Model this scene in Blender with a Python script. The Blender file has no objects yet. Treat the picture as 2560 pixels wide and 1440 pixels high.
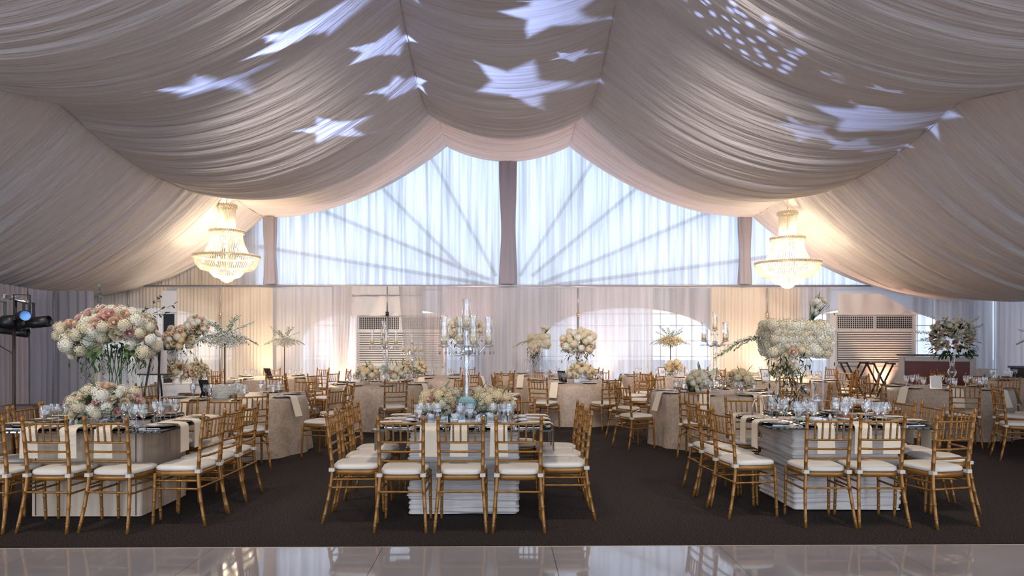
import bpy, math, random
from mathutils import Vector, Matrix, noise
random.seed(7)
PI = math.pi
C = bpy.context.scene.collection
sc = bpy.context.scene
KIDS = {}

# ------------------------------------------------------------------ mesh helper
class MB:
    def __init__(s): s.v = []; s.f = []; s.m = []; s.cur = 0
    def add(s, vs, fs):
        b = len(s.v); s.v.extend([tuple(p) for p in vs])
        for f in fs: s.f.append(tuple(b + i for i in f)); s.m.append(s.cur)
        return s
    def box(s, c, d, M=None):
        x, y, z = [k / 2 for k in d]
        vs = [Vector((sx * x, sy * y, sz * z)) for sz in (-1, 1) for sy in (-1, 1) for sx in (-1, 1)]
        if M: vs = [M @ p for p in vs]
        vs = [p + Vector(c) for p in vs]
        return s.add(vs, [(0, 2, 3, 1), (4, 5, 7, 6), (0, 1, 5, 4), (2, 6, 7, 3), (0, 4, 6, 2), (1, 3, 7, 5)])
    def tube(s, pts, rad, n=8, cap=True):
        pts = [Vector(p) for p in pts]; N = len(pts)
        rads = rad if isinstance(rad, (list, tuple)) else [rad] * N
        t0 = (pts[1] - pts[0]).normalized()
        up = Vector((0, 0, 1)) if abs(t0.z) < .9 else Vector((1, 0, 0))
        a = t0.cross(up).normalized(); vs = []
        for i, p in enumerate(pts):
            t = (pts[min(i + 1, N - 1)] - pts[max(i - 1, 0)]).normalized()
            a = (a - t * a.dot(t)).normalized(); b = t.cross(a)
            for k in range(n):
                an = 2 * PI * k / n
                vs.append(p + (a * math.cos(an) + b * math.sin(an)) * rads[i])
        fs = [(i * n + k, i * n + (k + 1) % n, (i + 1) * n + (k + 1) % n, (i + 1) * n + k) for i in range(N - 1) for k in range(n)]
        if cap: fs += [tuple(range(n))[::-1], tuple((N - 1) * n + k for k in range(n))]
        return s.add(vs, fs)
    def lathe(s, prof, n=20, c=(0, 0, 0), close=False):
        vs = []; fs = []
        for r, z in prof:
            for k in range(n):
                an = 2 * PI * k / n; vs.append((c[0] + r * math.cos(an), c[1] + r * math.sin(an), c[2] + z))
        for i in range(len(prof) - 1):
            for k in range(n):
                fs.append((i * n + k, i * n + (k + 1) % n, (i + 1) * n + (k + 1) % n, (i + 1) * n + k))
        if close: fs += [tuple(range(n))[::-1], tuple((len(prof) - 1) * n + k for k in range(n))]
        return s.add(vs, fs)
    def grid(s, fn, nu, nv, wrap=False):
        vs = [fn(i / nu, j / nv) for j in range(nv + 1) for i in range(nu + 1)]
        w = nu + 1
        return s.add(vs, [(j * w + i, j * w + i + 1, (j + 1) * w + i + 1, (j + 1) * w + i) for j in range(nv) for i in range(nu)])
    def octa(s, c, r, rz=None):
        rz = rz or r; x, y, z = c
        return s.add([(x + r, y, z), (x, y + r, z), (x - r, y, z), (x, y - r, z), (x, y, z + rz), (x, y, z - rz)],
                     [(0, 1, 4), (1, 2, 4), (2, 3, 4), (3, 0, 4), (1, 0, 5), (2, 1, 5), (3, 2, 5), (0, 3, 5)])
    def ball(s, c, r, n=10, m=7, sz=1.0):
        prof = [(max(1e-4, math.sin(PI * j / m)) * r, -math.cos(PI * j / m) * r * sz) for j in range(m + 1)]
        return s.lathe(prof, n, c)
    def ring(s, c, R, r, n=32, m=8):
        vs = []; fs = []
        for i in range(n):
            for j in range(m):
                a = 2 * PI * i / n; b = 2 * PI * j / m
                vs.append((c[0] + (R + r * math.cos(b)) * math.cos(a), c[1] + (R + r * math.cos(b)) * math.sin(a), c[2] + r * math.sin(b)))
        for i in range(n):
            for j in range(m):
                fs.append((i * m + j, ((i + 1) % n) * m + j, ((i + 1) % n) * m + (j + 1) % m, i * m + (j + 1) % m))
        return s.add(vs, fs)
    def merge(s, o, M):
        b = len(s.v); s.v.extend([tuple(M @ Vector(p)) for p in o.v])
        for f in o.f: s.f.append(tuple(b + i for i in f)); s.m.append(s.cur)
        return s
    def mesh(s, name, mat, smooth=True):
        me = bpy.data.meshes.new(name); me.from_pydata(s.v, [], s.f)
        for m in (mat if isinstance(mat, list) else [mat]): me.materials.append(m)
        if isinstance(mat, list): me.polygons.foreach_set('material_index', s.m)
        if smooth: me.polygons.foreach_set('use_smooth', [True] * len(me.polygons))
        me.update(); return me

def link(o, parent=None):
    C.objects.link(o)
    if parent is not None:
        o.parent = parent; KIDS.setdefault(parent.name, []).append(o)
    return o
def obj(name, mb, mat, parent=None, smooth=True, loc=None, rot=None, scale=None):
    me = mb if isinstance(mb, bpy.types.Mesh) else mb.mesh(name, mat, smooth)
    o = bpy.data.objects.new(name, me)
    if loc is not None: o.location = loc
    if rot is not None: o.rotation_euler = rot
    if scale is not None: o.scale = scale if hasattr(scale, '__len__') else (scale,) * 3
    return link(o, parent)
def tag(o, label, cat, group=None):
    o['label'] = label; o['category'] = cat
    if group: o['group'] = group
    return o
def thing(name, label, cat, loc=(0, 0, 0), rz=0, group=None):
    o = bpy.data.objects.new(name, None); o.location = loc; o.rotation_euler = (0, 0, rz); o.empty_display_size = .1
    link(o); return tag(o, label, cat, group)
def struct(name, mb, mat, parent=None, smooth=False):
    o = obj(name, mb, mat, parent, smooth)
    if parent is None: o['kind'] = 'structure'
    return o
def dup(root, loc, rz, label, group=None, parent=None):
    c = root.copy(); link(c, parent)
    c.location = loc; c.rotation_euler = (0, 0, rz); c['label'] = label
    if group: c['group'] = group
    def rec(a, b):
        for k in KIDS.get(a.name, []):
            d = k.copy(); link(d, b); rec(k, d)
    rec(root, c); return c

# ------------------------------------------------------------------ materials
def mat(name, col, rough=.6, metal=0, spec=.5, **kw):
    m = bpy.data.materials.new(name); m.use_nodes = True
    p = m.node_tree.nodes['Principled BSDF']
    p.inputs['Base Color'].default_value = (*col, 1); p.inputs['Roughness'].default_value = rough
    p.inputs['Metallic'].default_value = metal; p.inputs['Specular IOR Level'].default_value = spec
    for k, v in kw.items(): p.inputs[k].default_value = v
    return m
def N(m, t, **kw):
    n = m.node_tree.nodes.new(t)
    for k, v in kw.items(): setattr(n, k, v)
    return n
def L(m, a, b): m.node_tree.links.new(a, b)
def noisy(m, c1, c2, scale, detail=3, bump=0, stretch=(1, 1, 1), lo=.35, hi=.65, dist=.01):
    p = m.node_tree.nodes['Principled BSDF']
    tc = N(m, 'ShaderNodeTexCoord'); mp = N(m, 'ShaderNodeMapping'); mp.inputs['Scale'].default_value = stretch
    nz = N(m, 'ShaderNodeTexNoise'); nz.inputs['Scale'].default_value = scale; nz.inputs['Detail'].default_value = detail
    cr = N(m, 'ShaderNodeValToRGB'); e = cr.color_ramp.elements
    e[0].position = lo; e[1].position = hi; e[0].color = (*c1, 1); e[1].color = (*c2, 1)
    L(m, tc.outputs['Object'], mp.inputs['Vector']); L(m, mp.outputs['Vector'], nz.inputs['Vector'])
    L(m, nz.outputs['Fac'], cr.inputs['Fac']); L(m, cr.outputs['Color'], p.inputs['Base Color'])
    if bump:
        b = N(m, 'ShaderNodeBump'); b.inputs['Strength'].default_value = bump; b.inputs['Distance'].default_value = dist
        L(m, nz.outputs['Fac'], b.inputs['Height']); L(m, b.outputs['Normal'], p.inputs['Normal'])
    return m
def thin_glass(name, tint=(1, 1, 1), base=.06, edge=.55, rough=.02, gcol=(1, 1, 1)):
    m = bpy.data.materials.new(name); m.use_nodes = True; nt = m.node_tree; nt.nodes.remove(nt.nodes['Principled BSDF'])
    out = nt.nodes['Material Output']
    tr = N(m, 'ShaderNodeBsdfTransparent'); tr.inputs['Color'].default_value = (*tint, 1)
    gl = N(m, 'ShaderNodeBsdfGlossy'); gl.inputs['Roughness'].default_value = rough; gl.inputs['Color'].default_value = (*gcol, 1)
    lw = N(m, 'ShaderNodeLayerWeight'); lw.inputs['Blend'].default_value = .35
    mr = N(m, 'ShaderNodeMapRange'); mr.inputs['To Min'].default_value = base; mr.inputs['To Max'].default_value = edge
    L(m, lw.outputs['Facing'], mr.inputs['Value'])
    mx = N(m, 'ShaderNodeMixShader'); L(m, mr.outputs['Result'], mx.inputs['Fac'])
    L(m, tr.outputs[0], mx.inputs[1]); L(m, gl.outputs[0], mx.inputs[2]); L(m, mx.outputs[0], out.inputs['Surface'])
    return m
def sheer(name, col, trans=.2, transl=.4, tcol=None, dens=(9, .6)):
    m = bpy.data.materials.new(name); m.use_nodes = True; nt = m.node_tree; nt.nodes.remove(nt.nodes['Principled BSDF'])
    out = nt.nodes['Material Output']
    d = N(m, 'ShaderNodeBsdfDiffuse'); d.inputs['Color'].default_value = (*col, 1)
    t = N(m, 'ShaderNodeBsdfTranslucent'); t.inputs['Color'].default_value = (*(tcol or col), 1)
    x = N(m, 'ShaderNodeBsdfTransparent'); x.inputs['Color'].default_value = (*(tcol or (1, 1, 1)), 1)
    a = N(m, 'ShaderNodeMixShader'); a.inputs['Fac'].default_value = transl
    b = N(m, 'ShaderNodeMixShader'); b.inputs['Fac'].default_value = trans
    L(m, d.outputs[0], a.inputs[1]); L(m, t.outputs[0], a.inputs[2]); L(m, a.outputs[0], b.inputs[1]); L(m, x.outputs[0], b.inputs[2])
    L(m, b.outputs[0], out.inputs['Surface'])
    tc = N(m, 'ShaderNodeTexCoord'); mp = N(m, 'ShaderNodeMapping'); mp.inputs['Scale'].default_value = (1, .05, .03)
    nz = N(m, 'ShaderNodeTexNoise'); nz.inputs['Scale'].default_value = dens[0]; nz.inputs['Detail'].default_value = 3
    L(m, tc.outputs['Object'], mp.inputs['Vector']); L(m, mp.outputs['Vector'], nz.inputs['Vector'])
    for node, lo, hi in ((t, dens[1], 1.0), (x, dens[1], 1.0)):     # gathered cloth lets less light through
        mr = N(m, 'ShaderNodeMapRange'); mr.inputs['From Min'].default_value = .36; mr.inputs['From Max'].default_value = .6
        mr.inputs['To Min'].default_value = lo; mr.inputs['To Max'].default_value = hi
        vm = N(m, 'ShaderNodeVectorMath', operation='SCALE'); vm.inputs[0].default_value = node.inputs['Color'].default_value[:3]
        L(m, nz.outputs['Fac'], mr.inputs['Value']); L(m, mr.outputs['Result'], vm.inputs['Scale']); L(m, vm.outputs[0], node.inputs['Color'])
    return m
def emit(name, col, s):
    m = bpy.data.materials.new(name); m.use_nodes = True; p = m.node_tree.nodes['Principled BSDF']
    p.inputs['Base Color'].default_value = (*col, 1); p.inputs['Emission Color'].default_value = (*col, 1); p.inputs['Emission Strength'].default_value = s
    return m

GOLD = noisy(mat('gold paint', (.5, .27, .08), .36, .35, .5), (.25, .110, .021), (.33, .150, .034), 9, 2)
IVORY = mat('ivory cushion cloth', (.74, .68, .60), .85)
TIE = mat('white tie cloth', (.62, .57, .51), .9)
CARPET = noisy(mat('dark brown carpet', (.05, .04, .035), .95, 0, .1), (.010, .008, .0085), (.095, .073, .062), 95, 2, .5, lo=.38, hi=.72)
DANCE = noisy(mat('white gloss floor', (.6, .55, .52), .05, 0, .8), (.36, .32, .305), (.42, .375, .36), 1.2, 2)
LINER = noisy(mat('ceiling liner cloth', (.78, .73, .71), .8, 0, .2), (.70, .66, .66), (.78, .735, .735), 14, 3, .8, stretch=(.06, 1.6, .3), dist=.03)
VINYL = mat('white vinyl', (.75, .73, .72), .45)
NAPKIN = mat('ivory napkin cloth', (.80, .69, .54), .85)
DAMASK = mat('damask cloth', (.5, .4, .32), .55)
def damask():
    m = DAMASK; p = m.node_tree.nodes['Principled BSDF']
    tc = N(m, 'ShaderNodeTexCoord'); nz = N(m, 'ShaderNodeTexNoise'); nz.inputs['Scale'].default_value = 11; nz.inputs['Detail'].default_value = 4
    nz.inputs['Distortion'].default_value = 2.2
    cr = N(m, 'ShaderNodeValToRGB'); e = cr.color_ramp.elements
    e[0].position = .44; e[1].position = .56; e[0].color = (.40, .30, .225, 1); e[1].color = (.48, .37, .285, 1)
    L(m, tc.outputs['Object'], nz.inputs['Vector']); L(m, nz.outputs['Fac'], cr.inputs['Fac']); L(m, cr.outputs['Color'], p.inputs['Base Color'])
    r = N(m, 'ShaderNodeMapRange'); r.inputs['To Min'].default_value = .35; r.inputs['To Max'].default_value = .6
    L(m, nz.outputs['Fac'], r.inputs['Value']); L(m, r.outputs['Result'], p.inputs['Roughness'])
damask()
RUCHE = mat('ruched white cloth', (.66, .60, .56), .7)
PANEL = noisy(mat('beige panel cloth', (.5, .4, .3), .7), (.52, .40, .29), (.62, .49, .37), 3.5, 4, .15, stretch=(6, 6, .7))
DARKGLASS = mat('dark mirror glass', (.016, .022, .022), .03, 0, .8)
GLASS = thin_glass('clear glass', (.97, .98, .985), .10, .8)
VASEGLASS = thin_glass('vase glass', (.96, .97, .98), .10, .6)
CRYSTAL = thin_glass('crystal', (.93, .95, .97), .22, .85)
PANE = thin_glass('clear vinyl pane', (.97, .98, 1), .04, .2)
AQUA = thin_glass('aqua glass', (.78, .87, .85), .18, .6, .03, (.9, 1, .98))
WATER = mat('water', (1, 1, 1), 0, 0, .5, **{'Transmission Weight': 1.0, 'IOR': 1.33})
SILVER = mat('polished silver', (.72, .70, .68), .16, 1)
CHARGER = mat('dark charger', (.05, .05, .06), .12, .3)
GOLDRIM = mat('gold rimmed charger', (.60, .46, .30), .22, .6)
PLATE = mat('white china', (.80, .76, .71), .18)
BLACK = mat('black metal', (.012, .012, .013), .4)
BLACKM = mat('black matt', (.018, .017, .017), .6)
GREY = mat('grey frame paint', (.42, .40, .39), .6)
REDPAN = noisy(mat('dark red wood', (.09, .012, .010), .5), (.085, .011, .009), (.12, .017, .012), 6, 3, 0, stretch=(8, 8, .6))
WALNUT = mat('dark brown wood', (.05, .018, .012), .45)
ALU = mat('aluminium', (.45, .45, .47), .4, .7)
ACW = mat('white painted metal', (.72, .68, .65), .4)
ACD = mat('dark recess', (.012, .012, .014), .7)
CANDLE = mat('cream candle wax', (.78, .60, .32), .5, **{'Subsurface Weight': 0.0})
HYD_I = mat('ivory petals', (.70, .62, .45), .7)
HYD_W = mat('white petals', (.76, .72, .61), .7)
HYD_Y = mat('cream petals', (.74, .60, .36), .7)
ROSE_B = mat('blush petals', (.74, .47, .41), .6)
ROSE_P = mat('peach petals', (.82, .61, .45), .6)
ROSE_C = mat('cream rose petals', (.80, .69, .51), .6)
GREEN = mat('green leaf', (.055, .12, .030), .5)
DGREEN = mat('dark leaf', (.022, .05, .020), .5)
SAGE = mat('sage leaf', (.20, .26, .12), .6)
STEMM = mat('brown stem', (.08, .05, .03), .6)
BREATH = mat('tiny white blooms', (.78, .77, .72), .8)
LINENW = mat('white linen', (.74, .70, .68), .8)
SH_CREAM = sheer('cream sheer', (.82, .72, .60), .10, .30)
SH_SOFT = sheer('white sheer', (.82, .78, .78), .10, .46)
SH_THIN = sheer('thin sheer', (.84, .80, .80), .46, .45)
SH_GABLE = sheer('gable sheer', (.84, .83, .86), .12, .66, (.90, .93, .98))
COVER = mat('pole cover cloth', (.38, .36, .42), .85)
DRAPE_G = mat('grey mauve drape', (.46, .42, .45), .85)
DRAPE_B = mat('grey blue drape', (.44, .44, .52), .85)

# ------------------------------------------------------------------ camera  (level, rising front: horizon below the middle)
CAMZ = 1.5; F = 2560 * 24 / 36.0; CX = 1270.0; HY = 857.0
cam = bpy.data.cameras.new('camera'); cam.lens = 24; cam.sensor_width = 36; cam.sensor_fit = 'HORIZONTAL'
cam.shift_x = (1280 - CX) / 2560; cam.shift_y = (HY - 720) / 2560; cam.clip_end = 300; cam.clip_start = .05
co = bpy.data.objects.new('camera', cam); co.location = (0, 0, CAMZ); co.rotation_euler = (PI / 2, 0, 0); C.objects.link(co); sc.camera = co
def at(px, Y): return (px - CX) * Y / F
def hz(py, Y): return CAMZ - (py - HY) * Y / F

# ------------------------------------------------------------------ setting: floor, walls, roof
W2 = 12.6; YB = 17.75; YN = -4.0
struct('floor', MB().box((0, (YN + YB) / 2 + .5, -.05), (2 * W2 + 2, YB - YN + 1, .1)), CARPET)
struct('ground', MB().box((0, 8, -.25), (120, 120, .1)), mat('outdoor paving', (.30, .31, .33), .8))
dfl = MB()
for i in range(-9, 10):
    for j in range(-6, 1):
        x0 = -2.06 + 1.22 * i; y1 = 4.955 + 1.22 * j
        dfl.box((x0 + .61, y1 - .61, .011), (1.2165, 1.2165, .018))
d = struct('dance_floor', dfl, DANCE); d.rotation_euler = (0, 0, math.radians(.75))
tr = struct('trim_1', MB().box((0, 4.965, .010), (24, .018, .017)), mat('cream edge strip', (.62, .52, .42), .4)); tr.rotation_euler = (0, 0, math.radians(.75))

def roof_z(ax):
    k = [(0, 7.25), (1.56, 6.72), (6.25, 4.95), (12.5, 3.1), (14, 2.7)]
    for (a, za), (b, zb) in zip(k, k[1:]):
        if ax <= b: return za + (zb - za) * (ax - a) / (b - a)
    return 2.7
rf = MB()
for sx in (-1, 1):
    rf.grid(lambda u, v, sx=sx: (sx * 12.9 * u, YN + (YB + .3 - YN) * v, roof_z(12.9 * u) + .35), 8, 4)
struct('roof', rf, VINYL)

# back wall with arched windows in its four bays
BAYS = [-9.4, -3.1, 3.14, 9.4]; HWIN = 2.25; SILL = .35
def win_top(x, xc):
    u = abs(x - xc) / HWIN
    return 1.55 + .88 * math.sqrt(max(0, 1 - u * u)) if u < 1 else None
wb = MB(); n = 500; xs = [-12.6 + 25.2 * i / n for i in range(n + 1)]
for i in range(n):
    a, b = xs[i], xs[i + 1]; m = (a + b) / 2
    xc = next((c for c in BAYS if abs(m - c) < HWIN), None)
    top = 2.95 if m > -6.5 else roof_z(abs(m)) + .3
    def col(z0, z1):
        for y in (YB, YB + .04): wb.add([(a, y, z0), (b, y, z0), (b, y, z1), (a, y, z1)], [(0, 1, 2, 3)])
    if xc is None: col(0, top)
    else: col(0, SILL); col(win_top(m, xc), top)
struct('wall_back', wb, sheer('daylit white vinyl', (.80, .78, .79), 0, .42, None, (1.5, .85)))
for k, xc in enumerate(BAYS):
    fr = MB()
    pts = [(xc - HWIN, YB - .02, SILL), (xc - HWIN, YB - .02, 1.55)] + [(xc - HWIN * math.cos(PI * i / 24), YB - .02, 1.55 + .88 * math.sin(PI * i / 24)) for i in range(1, 24)] + [(xc + HWIN, YB - .02, 1.55), (xc + HWIN, YB - .02, SILL), (xc - HWIN, YB - .02, SILL)]
    fr.tube(pts, .03, 6)
    w = struct('window_%d' % (k + 1), fr, VINYL)
    mu = MB()
    for i in range(-5, 6):
        x = xc + i * .41; t = win_top(x, xc)
        mu.box((x, YB - .01, (SILL + t) / 2), (.022, .012, t - SILL))
    for z in (.75, 1.15, 1.55, 1.95, 2.25):
        hw = HWIN if z <= 1.55 else HWIN * math.sqrt(max(0, 1 - ((z - 1.55) / .88) ** 2))
        mu.box((xc, YB - .01, z), (2 * hw, .012, .022))
    struct('window_muntin', mu, VINYL, w)
    pn = MB(); m = 40
    for i in range(m):
        a = xc - HWIN + 2 * HWIN * i / m; b = a + 2 * HWIN / m
        ta = win_top(min(max(a, xc - HWIN + 1e-4), xc + HWIN - 1e-4), xc); tb = win_top(min(max(b, xc - HWIN + 1e-4), xc + HWIN - 1e-4), xc)
        pn.add([(a, YB + .005, SILL), (b, YB + .005, SILL), (b, YB + .005, tb), (a, YB + .005, ta)], [(0, 1, 2, 3)])
    struct('window_pane', pn, PANE, w)
struct('wall_left', MB().box((-W2 - .03, (YN + YB) / 2, 1.6), (.05, YB - YN, 3.2)), VINYL)
struct('wall_right', MB().grid(lambda u, v: (W2 + .03, YN + (YB - YN) * u, 3.2 * v), 4, 2), sheer('daylit side vinyl', (.80, .79, .82), 0, .42, None, (1.5, .85)))

# gable frame outside the cloth
YO = YB + .12
gf = MB()
def strut(p, q, r=.055): gf.tube([(at(p[0], YO), YO, hz(p[1], YO)), (at(q[0], YO), YO, hz(q[1], YO))], r, 6)
for a, b in [((950, 465), (1175, 690)), ((850, 545), (1225, 700)), ((1610, 455), (1330, 690)), ((1760, 535), (1345, 712)), ((2050, 625), (1390, 712)), ((610, 610), (1225, 712)),
             ((1120, 470), (1240, 690)), ((1440, 470), (1300, 690))]:
    k = .6
    while k > 0:
        e = (a[0] + (a[0] - b[0]) * k, a[1] + (a[1] - b[1]) * k)
        if hz(e[1], YO) < roof_z(abs(at(e[0], YO))) - .05: break
        k -= .05
    strut(e if k > 0 else a, b)
for px in (683, 1270, 1855):
    X = at(px, YO); gf.box((X, YO, (2.95 + roof_z(abs(X))) / 2 - .1), (.14, .1, roof_z(abs(X)) - 2.95))
gf.box((0, YO, 2.97), (25, .1, .12))
struct('beam', gf, ALU)

# ------------------------------------------------------------------ ceiling liner: swags between rafters and long seams
BRK = [-2.6, 3.4, 9.43, 15.4, 17.5]
def lerp(a, b, t): return a + (b - a) * t
def zliner(x, y):
    ax = abs(x); k = 0
    while k < 3 and y > BRK[k + 1]: k += 1
    t = min(1, max(0, (y - BRK[k]) / (BRK[k + 1] - BRK[k]))); h = 4 * t * (1 - t)
    last = (k == 3); e = t if last else 0
    dr = (lerp(.45, .38, e), lerp(.70, .46, e), lerp(1.22, .85, e))
    KN = [(0, 6.65), (1.56, 6.65), (6.25, 4.85), (12.5, 2.95)]
    if ax < 1.56: z = 6.65 - dr[0] * (1 - (ax / 1.56) ** 2); s = .70
    elif ax < 6.25:
        u = (ax - 1.56) / 4.69; z = lerp(6.65, 4.85, u) - dr[1] * 4 * u * (1 - u); s = lerp(.70, .40, u)
    else:
        u = min(1.05, (ax - 6.25) / 6.25); z = lerp(4.85, 2.95, u) - dr[2] * 4 * u * (1 - u); s = lerp(.40, .06, u)
    if last: s *= .13; z -= .12 * t
    return z - s * h
def pleat(x, y):
    p = noise.noise((x * .22, y * 6.5, 1.3)); q = noise.noise((x * .13, y * 2.1, 7.7)); r = noise.noise((x * .35, y * 15, 3.1))
    k = 1.15 + .75 * min(1, max(0, (abs(x) - 6.3) / 1.5))
    return k * (.034 * p + .040 * q + .016 * r)
cl = MB(); ys = []
y = -2.6
while y < 17.46: ys.append(y); y += .07 if y < 3 else .028
NX = 190; xs = [-12.5 + 25 * i / NX for i in range(NX + 1)]
for s in (-6.25, -1.56, 1.56, 6.25): xs.append(s)
xs.sort()
vs = [(x, y, zliner(x, y) + pleat(x, y) * (1 if min(abs(abs(x) - 1.56), abs(abs(x) - 6.25)) > .06 else .5)) for y in ys for x in xs]
w = len(xs)
cl.add(vs, [(j * w + i, j * w + i + 1, (j + 1) * w + i + 1, (j + 1) * w + i) for j in range(len(ys) - 1) for i in range(w - 1)])
struct('ceiling', cl, LINER, smooth=True)
seam = MB()
for sx in (-1.56, 1.56, -6.25, 6.25):
    seam.tube([(sx, y, zliner(sx, y) - .004) for y in [3.4 + .2 * i for i in range(71)]], .011, 6)
struct('trim_2', seam, mat('seam tape', (.60, .55, .54), .8), smooth=True)

# ------------------------------------------------------------------ curtains
def curtain(name, x0, x1, y, z0, z1, mt, label, wave=.16, amp=.05, pull=None, group='sheer curtains along the back wall', slant=None, cat='curtain'):
    """vertical pleated cloth from x0 to x1; pull=(where, how much) gathers its lower part; slant: function x -> top height"""
    wd = abs(x1 - x0); nu = max(20, int(wd / .022)); nv = 14; ph = random.random() * 20
    def fn(u, v):
        x = x0 + (x1 - x0) * u
        zt = slant(x) if slant else z1
        z = z0 + (zt - z0) * v
        xx = x
        if pull: xx = lerp(x, pull[0], pull[1] * (1 - v) ** 1.3)
        a = amp * (.55 + .45 * (1 - v)) if not slant else amp
        yy = a * (noise.noise((x / wave + ph, v * .7, ph)) + .45 * math.sin(2 * PI * x / (wave * .55) + 2 * noise.noise((x * 1.3, v, ph))))
        return (xx, y + yy, z)
    o = obj(name, MB().grid(fn, nu, nv), mt)
    return tag(o, label, cat, group)
YC = 17.35
def cx(px): return at(px, YC)
ROD = hz(719, YC)
lower = [
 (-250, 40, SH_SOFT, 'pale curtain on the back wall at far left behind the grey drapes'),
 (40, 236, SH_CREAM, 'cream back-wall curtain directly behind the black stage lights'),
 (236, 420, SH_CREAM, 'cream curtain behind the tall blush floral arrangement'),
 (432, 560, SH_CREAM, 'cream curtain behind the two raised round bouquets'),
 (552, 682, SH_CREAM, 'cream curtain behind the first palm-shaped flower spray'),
 (676, 782, SH_SOFT, 'pale curtain behind the second, smaller palm-shaped spray'),
 (776, 900, SH_SOFT, 'thin curtain over the blue window left of the air conditioner'),
 (1104, 1216, SH_SOFT, 'sheer curtain behind the tall central candelabra'),
 (1210, 1330, SH_SOFT, 'pale curtain right of the central candelabra'),
 (1324, 1492, SH_SOFT, 'pale curtain behind the two small hydrangea towers'),
 (1486, 1632, SH_SOFT, 'pale curtain right of the peach uplight glow'),
 (1626, 1790, SH_THIN, 'thin curtain over the bright arched window'),
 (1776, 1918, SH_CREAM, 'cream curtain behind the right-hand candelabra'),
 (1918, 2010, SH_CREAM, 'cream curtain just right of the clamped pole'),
 (2000, 2074, SH_THIN, 'thin curtain between clamped pole and right air conditioner'),
 (2286, 2345, SH_THIN, 'thin curtain right beside the right air conditioner'),
 (2338, 2420, SH_SOFT, 'pale curtain behind the bouquet in the trumpet vase'),
 (2410, 2500, SH_THIN, 'bluish curtain right of the red-panelled bar'),
 (2490, 2600, SH_SOFT, 'pale curtain at the far right of the back wall')]
for i, (a, b, mt, lb) in enumerate(lower):
    curtain('curtain', cx(a), cx(b), YC + .17 * (i % 2), .02, ROD, mt, lb)
# the sheer drawn aside over the left air conditioner
curtain('curtain', cx(1005), cx(1122), YC - .50, .02, ROD, SH_THIN, 'sheer curtain drawn across the right of the left air conditioner', pull=(cx(1075), .45))
curtain('curtain', cx(842), cx(892), YC - .50, .02, ROD, SH_THIN, 'narrow gathered sheer left of the left air conditioner', pull=(cx(856), .6))
# scalloped valance and slack cloth over the left air conditioner
curtain('valance', cx(878), cx(1062), YC - .44, hz(740, YC), ROD, LINENW, 'short gathered valance above the left air conditioner', .09, .05, group='cloth above the air conditioners', cat='valance')
curtain('canopy_cloth', cx(880), cx(1060), YC - .30, hz(790, YC), hz(732, YC), LINENW, 'slack white cloth hanging over the left air conditioner top', .9, .09, group='cloth above the air conditioners', cat='cloth')
def rc_top(x):
    px = CX + x * F / YC
    return hz(737 if px < 2180 else lerp(737, 786, min(1, (px - 2180) / 95)), YC)
curtain('canopy_cloth', cx(2078), cx(2276), YC - .34, hz(788, YC), 0, LINENW, 'peaked white cloth hanging over the right air conditioner top', .9, .06, group='cloth above the air conditioners', slant=rc_top, cat='cloth')
# gable curtains
YG = 17.6
def gx(px): return at(px, YG)
def gtop(x): return roof_z(abs(x)) + .12
for a, b, lb in [(590, 683, 'backlit gable curtain behind the left chandelier'), (683, 1270, 'backlit gable curtain left of the central pole'),
                 (1270, 1855, 'backlit gable curtain right of the central pole'), (1855, 2330, 'backlit gable curtain behind the right chandelier')]:
    curtain('gable_curtain', gx(a), gx(b), YG, ROD + .09, 0, SH_GABLE, lb, .17, .045, group='gable curtains', slant=gtop)
curtain('gable_curtain', gx(60), gx(590), YG, ROD + .09, 0, SH_CREAM, 'unlit cream gable curtain left of the left chandelier', .17, .05, group='gable curtains', slant=gtop)
for px, wd, lb in [(683, .15, 'cloth-wrapped gable pole beside the left chandelier'), (1270, .19, 'cloth-wrapped central gable pole'), (1855, .15, 'cloth-wrapped gable pole left of the right chandelier')]:
    X = gx(px); zt = roof_z(abs(X))
    def pf(u, v, X=X, wd=wd, zt=zt):
        a = 2 * PI * u; z = ROD + .09 + (min(zt, zliner(X, 17.3) - .015) - ROD - .09) * v
        r = wd * (1.15 - .25 * math.exp(-((v - .45) / .3) ** 2)) * (1 + .10 * math.sin(7 * a + 3 * v) + .05 * math.sin(13 * a))
        return (X + r * math.cos(a), YG - .21 + .6 * r * math.sin(a), z)
    tag(obj('pole_cover', MB().grid(pf, 60, 14), COVER), lb, 'pole cover', 'cloth-wrapped gable poles')
# rod and uprights
rod = MB().tube([(-12.4, YC, ROD + .045), (12.4, YC, ROD + .045)], .022, 8)
tag(obj('curtain_rod', rod, ALU), 'long metal curtain rod crossing the back wall under the gable', 'curtain rod')
for px, lb in [(968, 'telescopic pole with black clamp before the left air conditioner'), (1918, 'telescopic pole with brass clamp left of the right hydrangea box'),
               (1445, 'slim curtain upright behind the middle hydrangea towers'), (320, 'slim curtain upright above the tall blush arrangement'), (551, 'slim curtain upright near the left chandelier')]:
    yy = YC - .62 if px == 968 else YC - .12
    X = at(px, yy)
    t = thing('curtain_pole', lb, 'pole', (X, yy, 0), 0, 'curtain uprights')
    obj('lower_tube', MB().tube([(0, 0, 0), (0, 0, 2.2)], .026, 10), ALU, t)
    obj('upper_tube', MB().tube([(0, 0, 2.2), (0, 0, ROD - .02)], .018, 10), ALU, t)
    obj('clamp', MB().tube([(0, 0, 2.16), (0, 0, 2.26)], .042, 10), BLACK if px == 968 else GOLDRIM, t)
    obj('foot_plate', MB().box((0, 0, .008), (.4, .4, .012)), BLACK, t, smooth=False)
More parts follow.
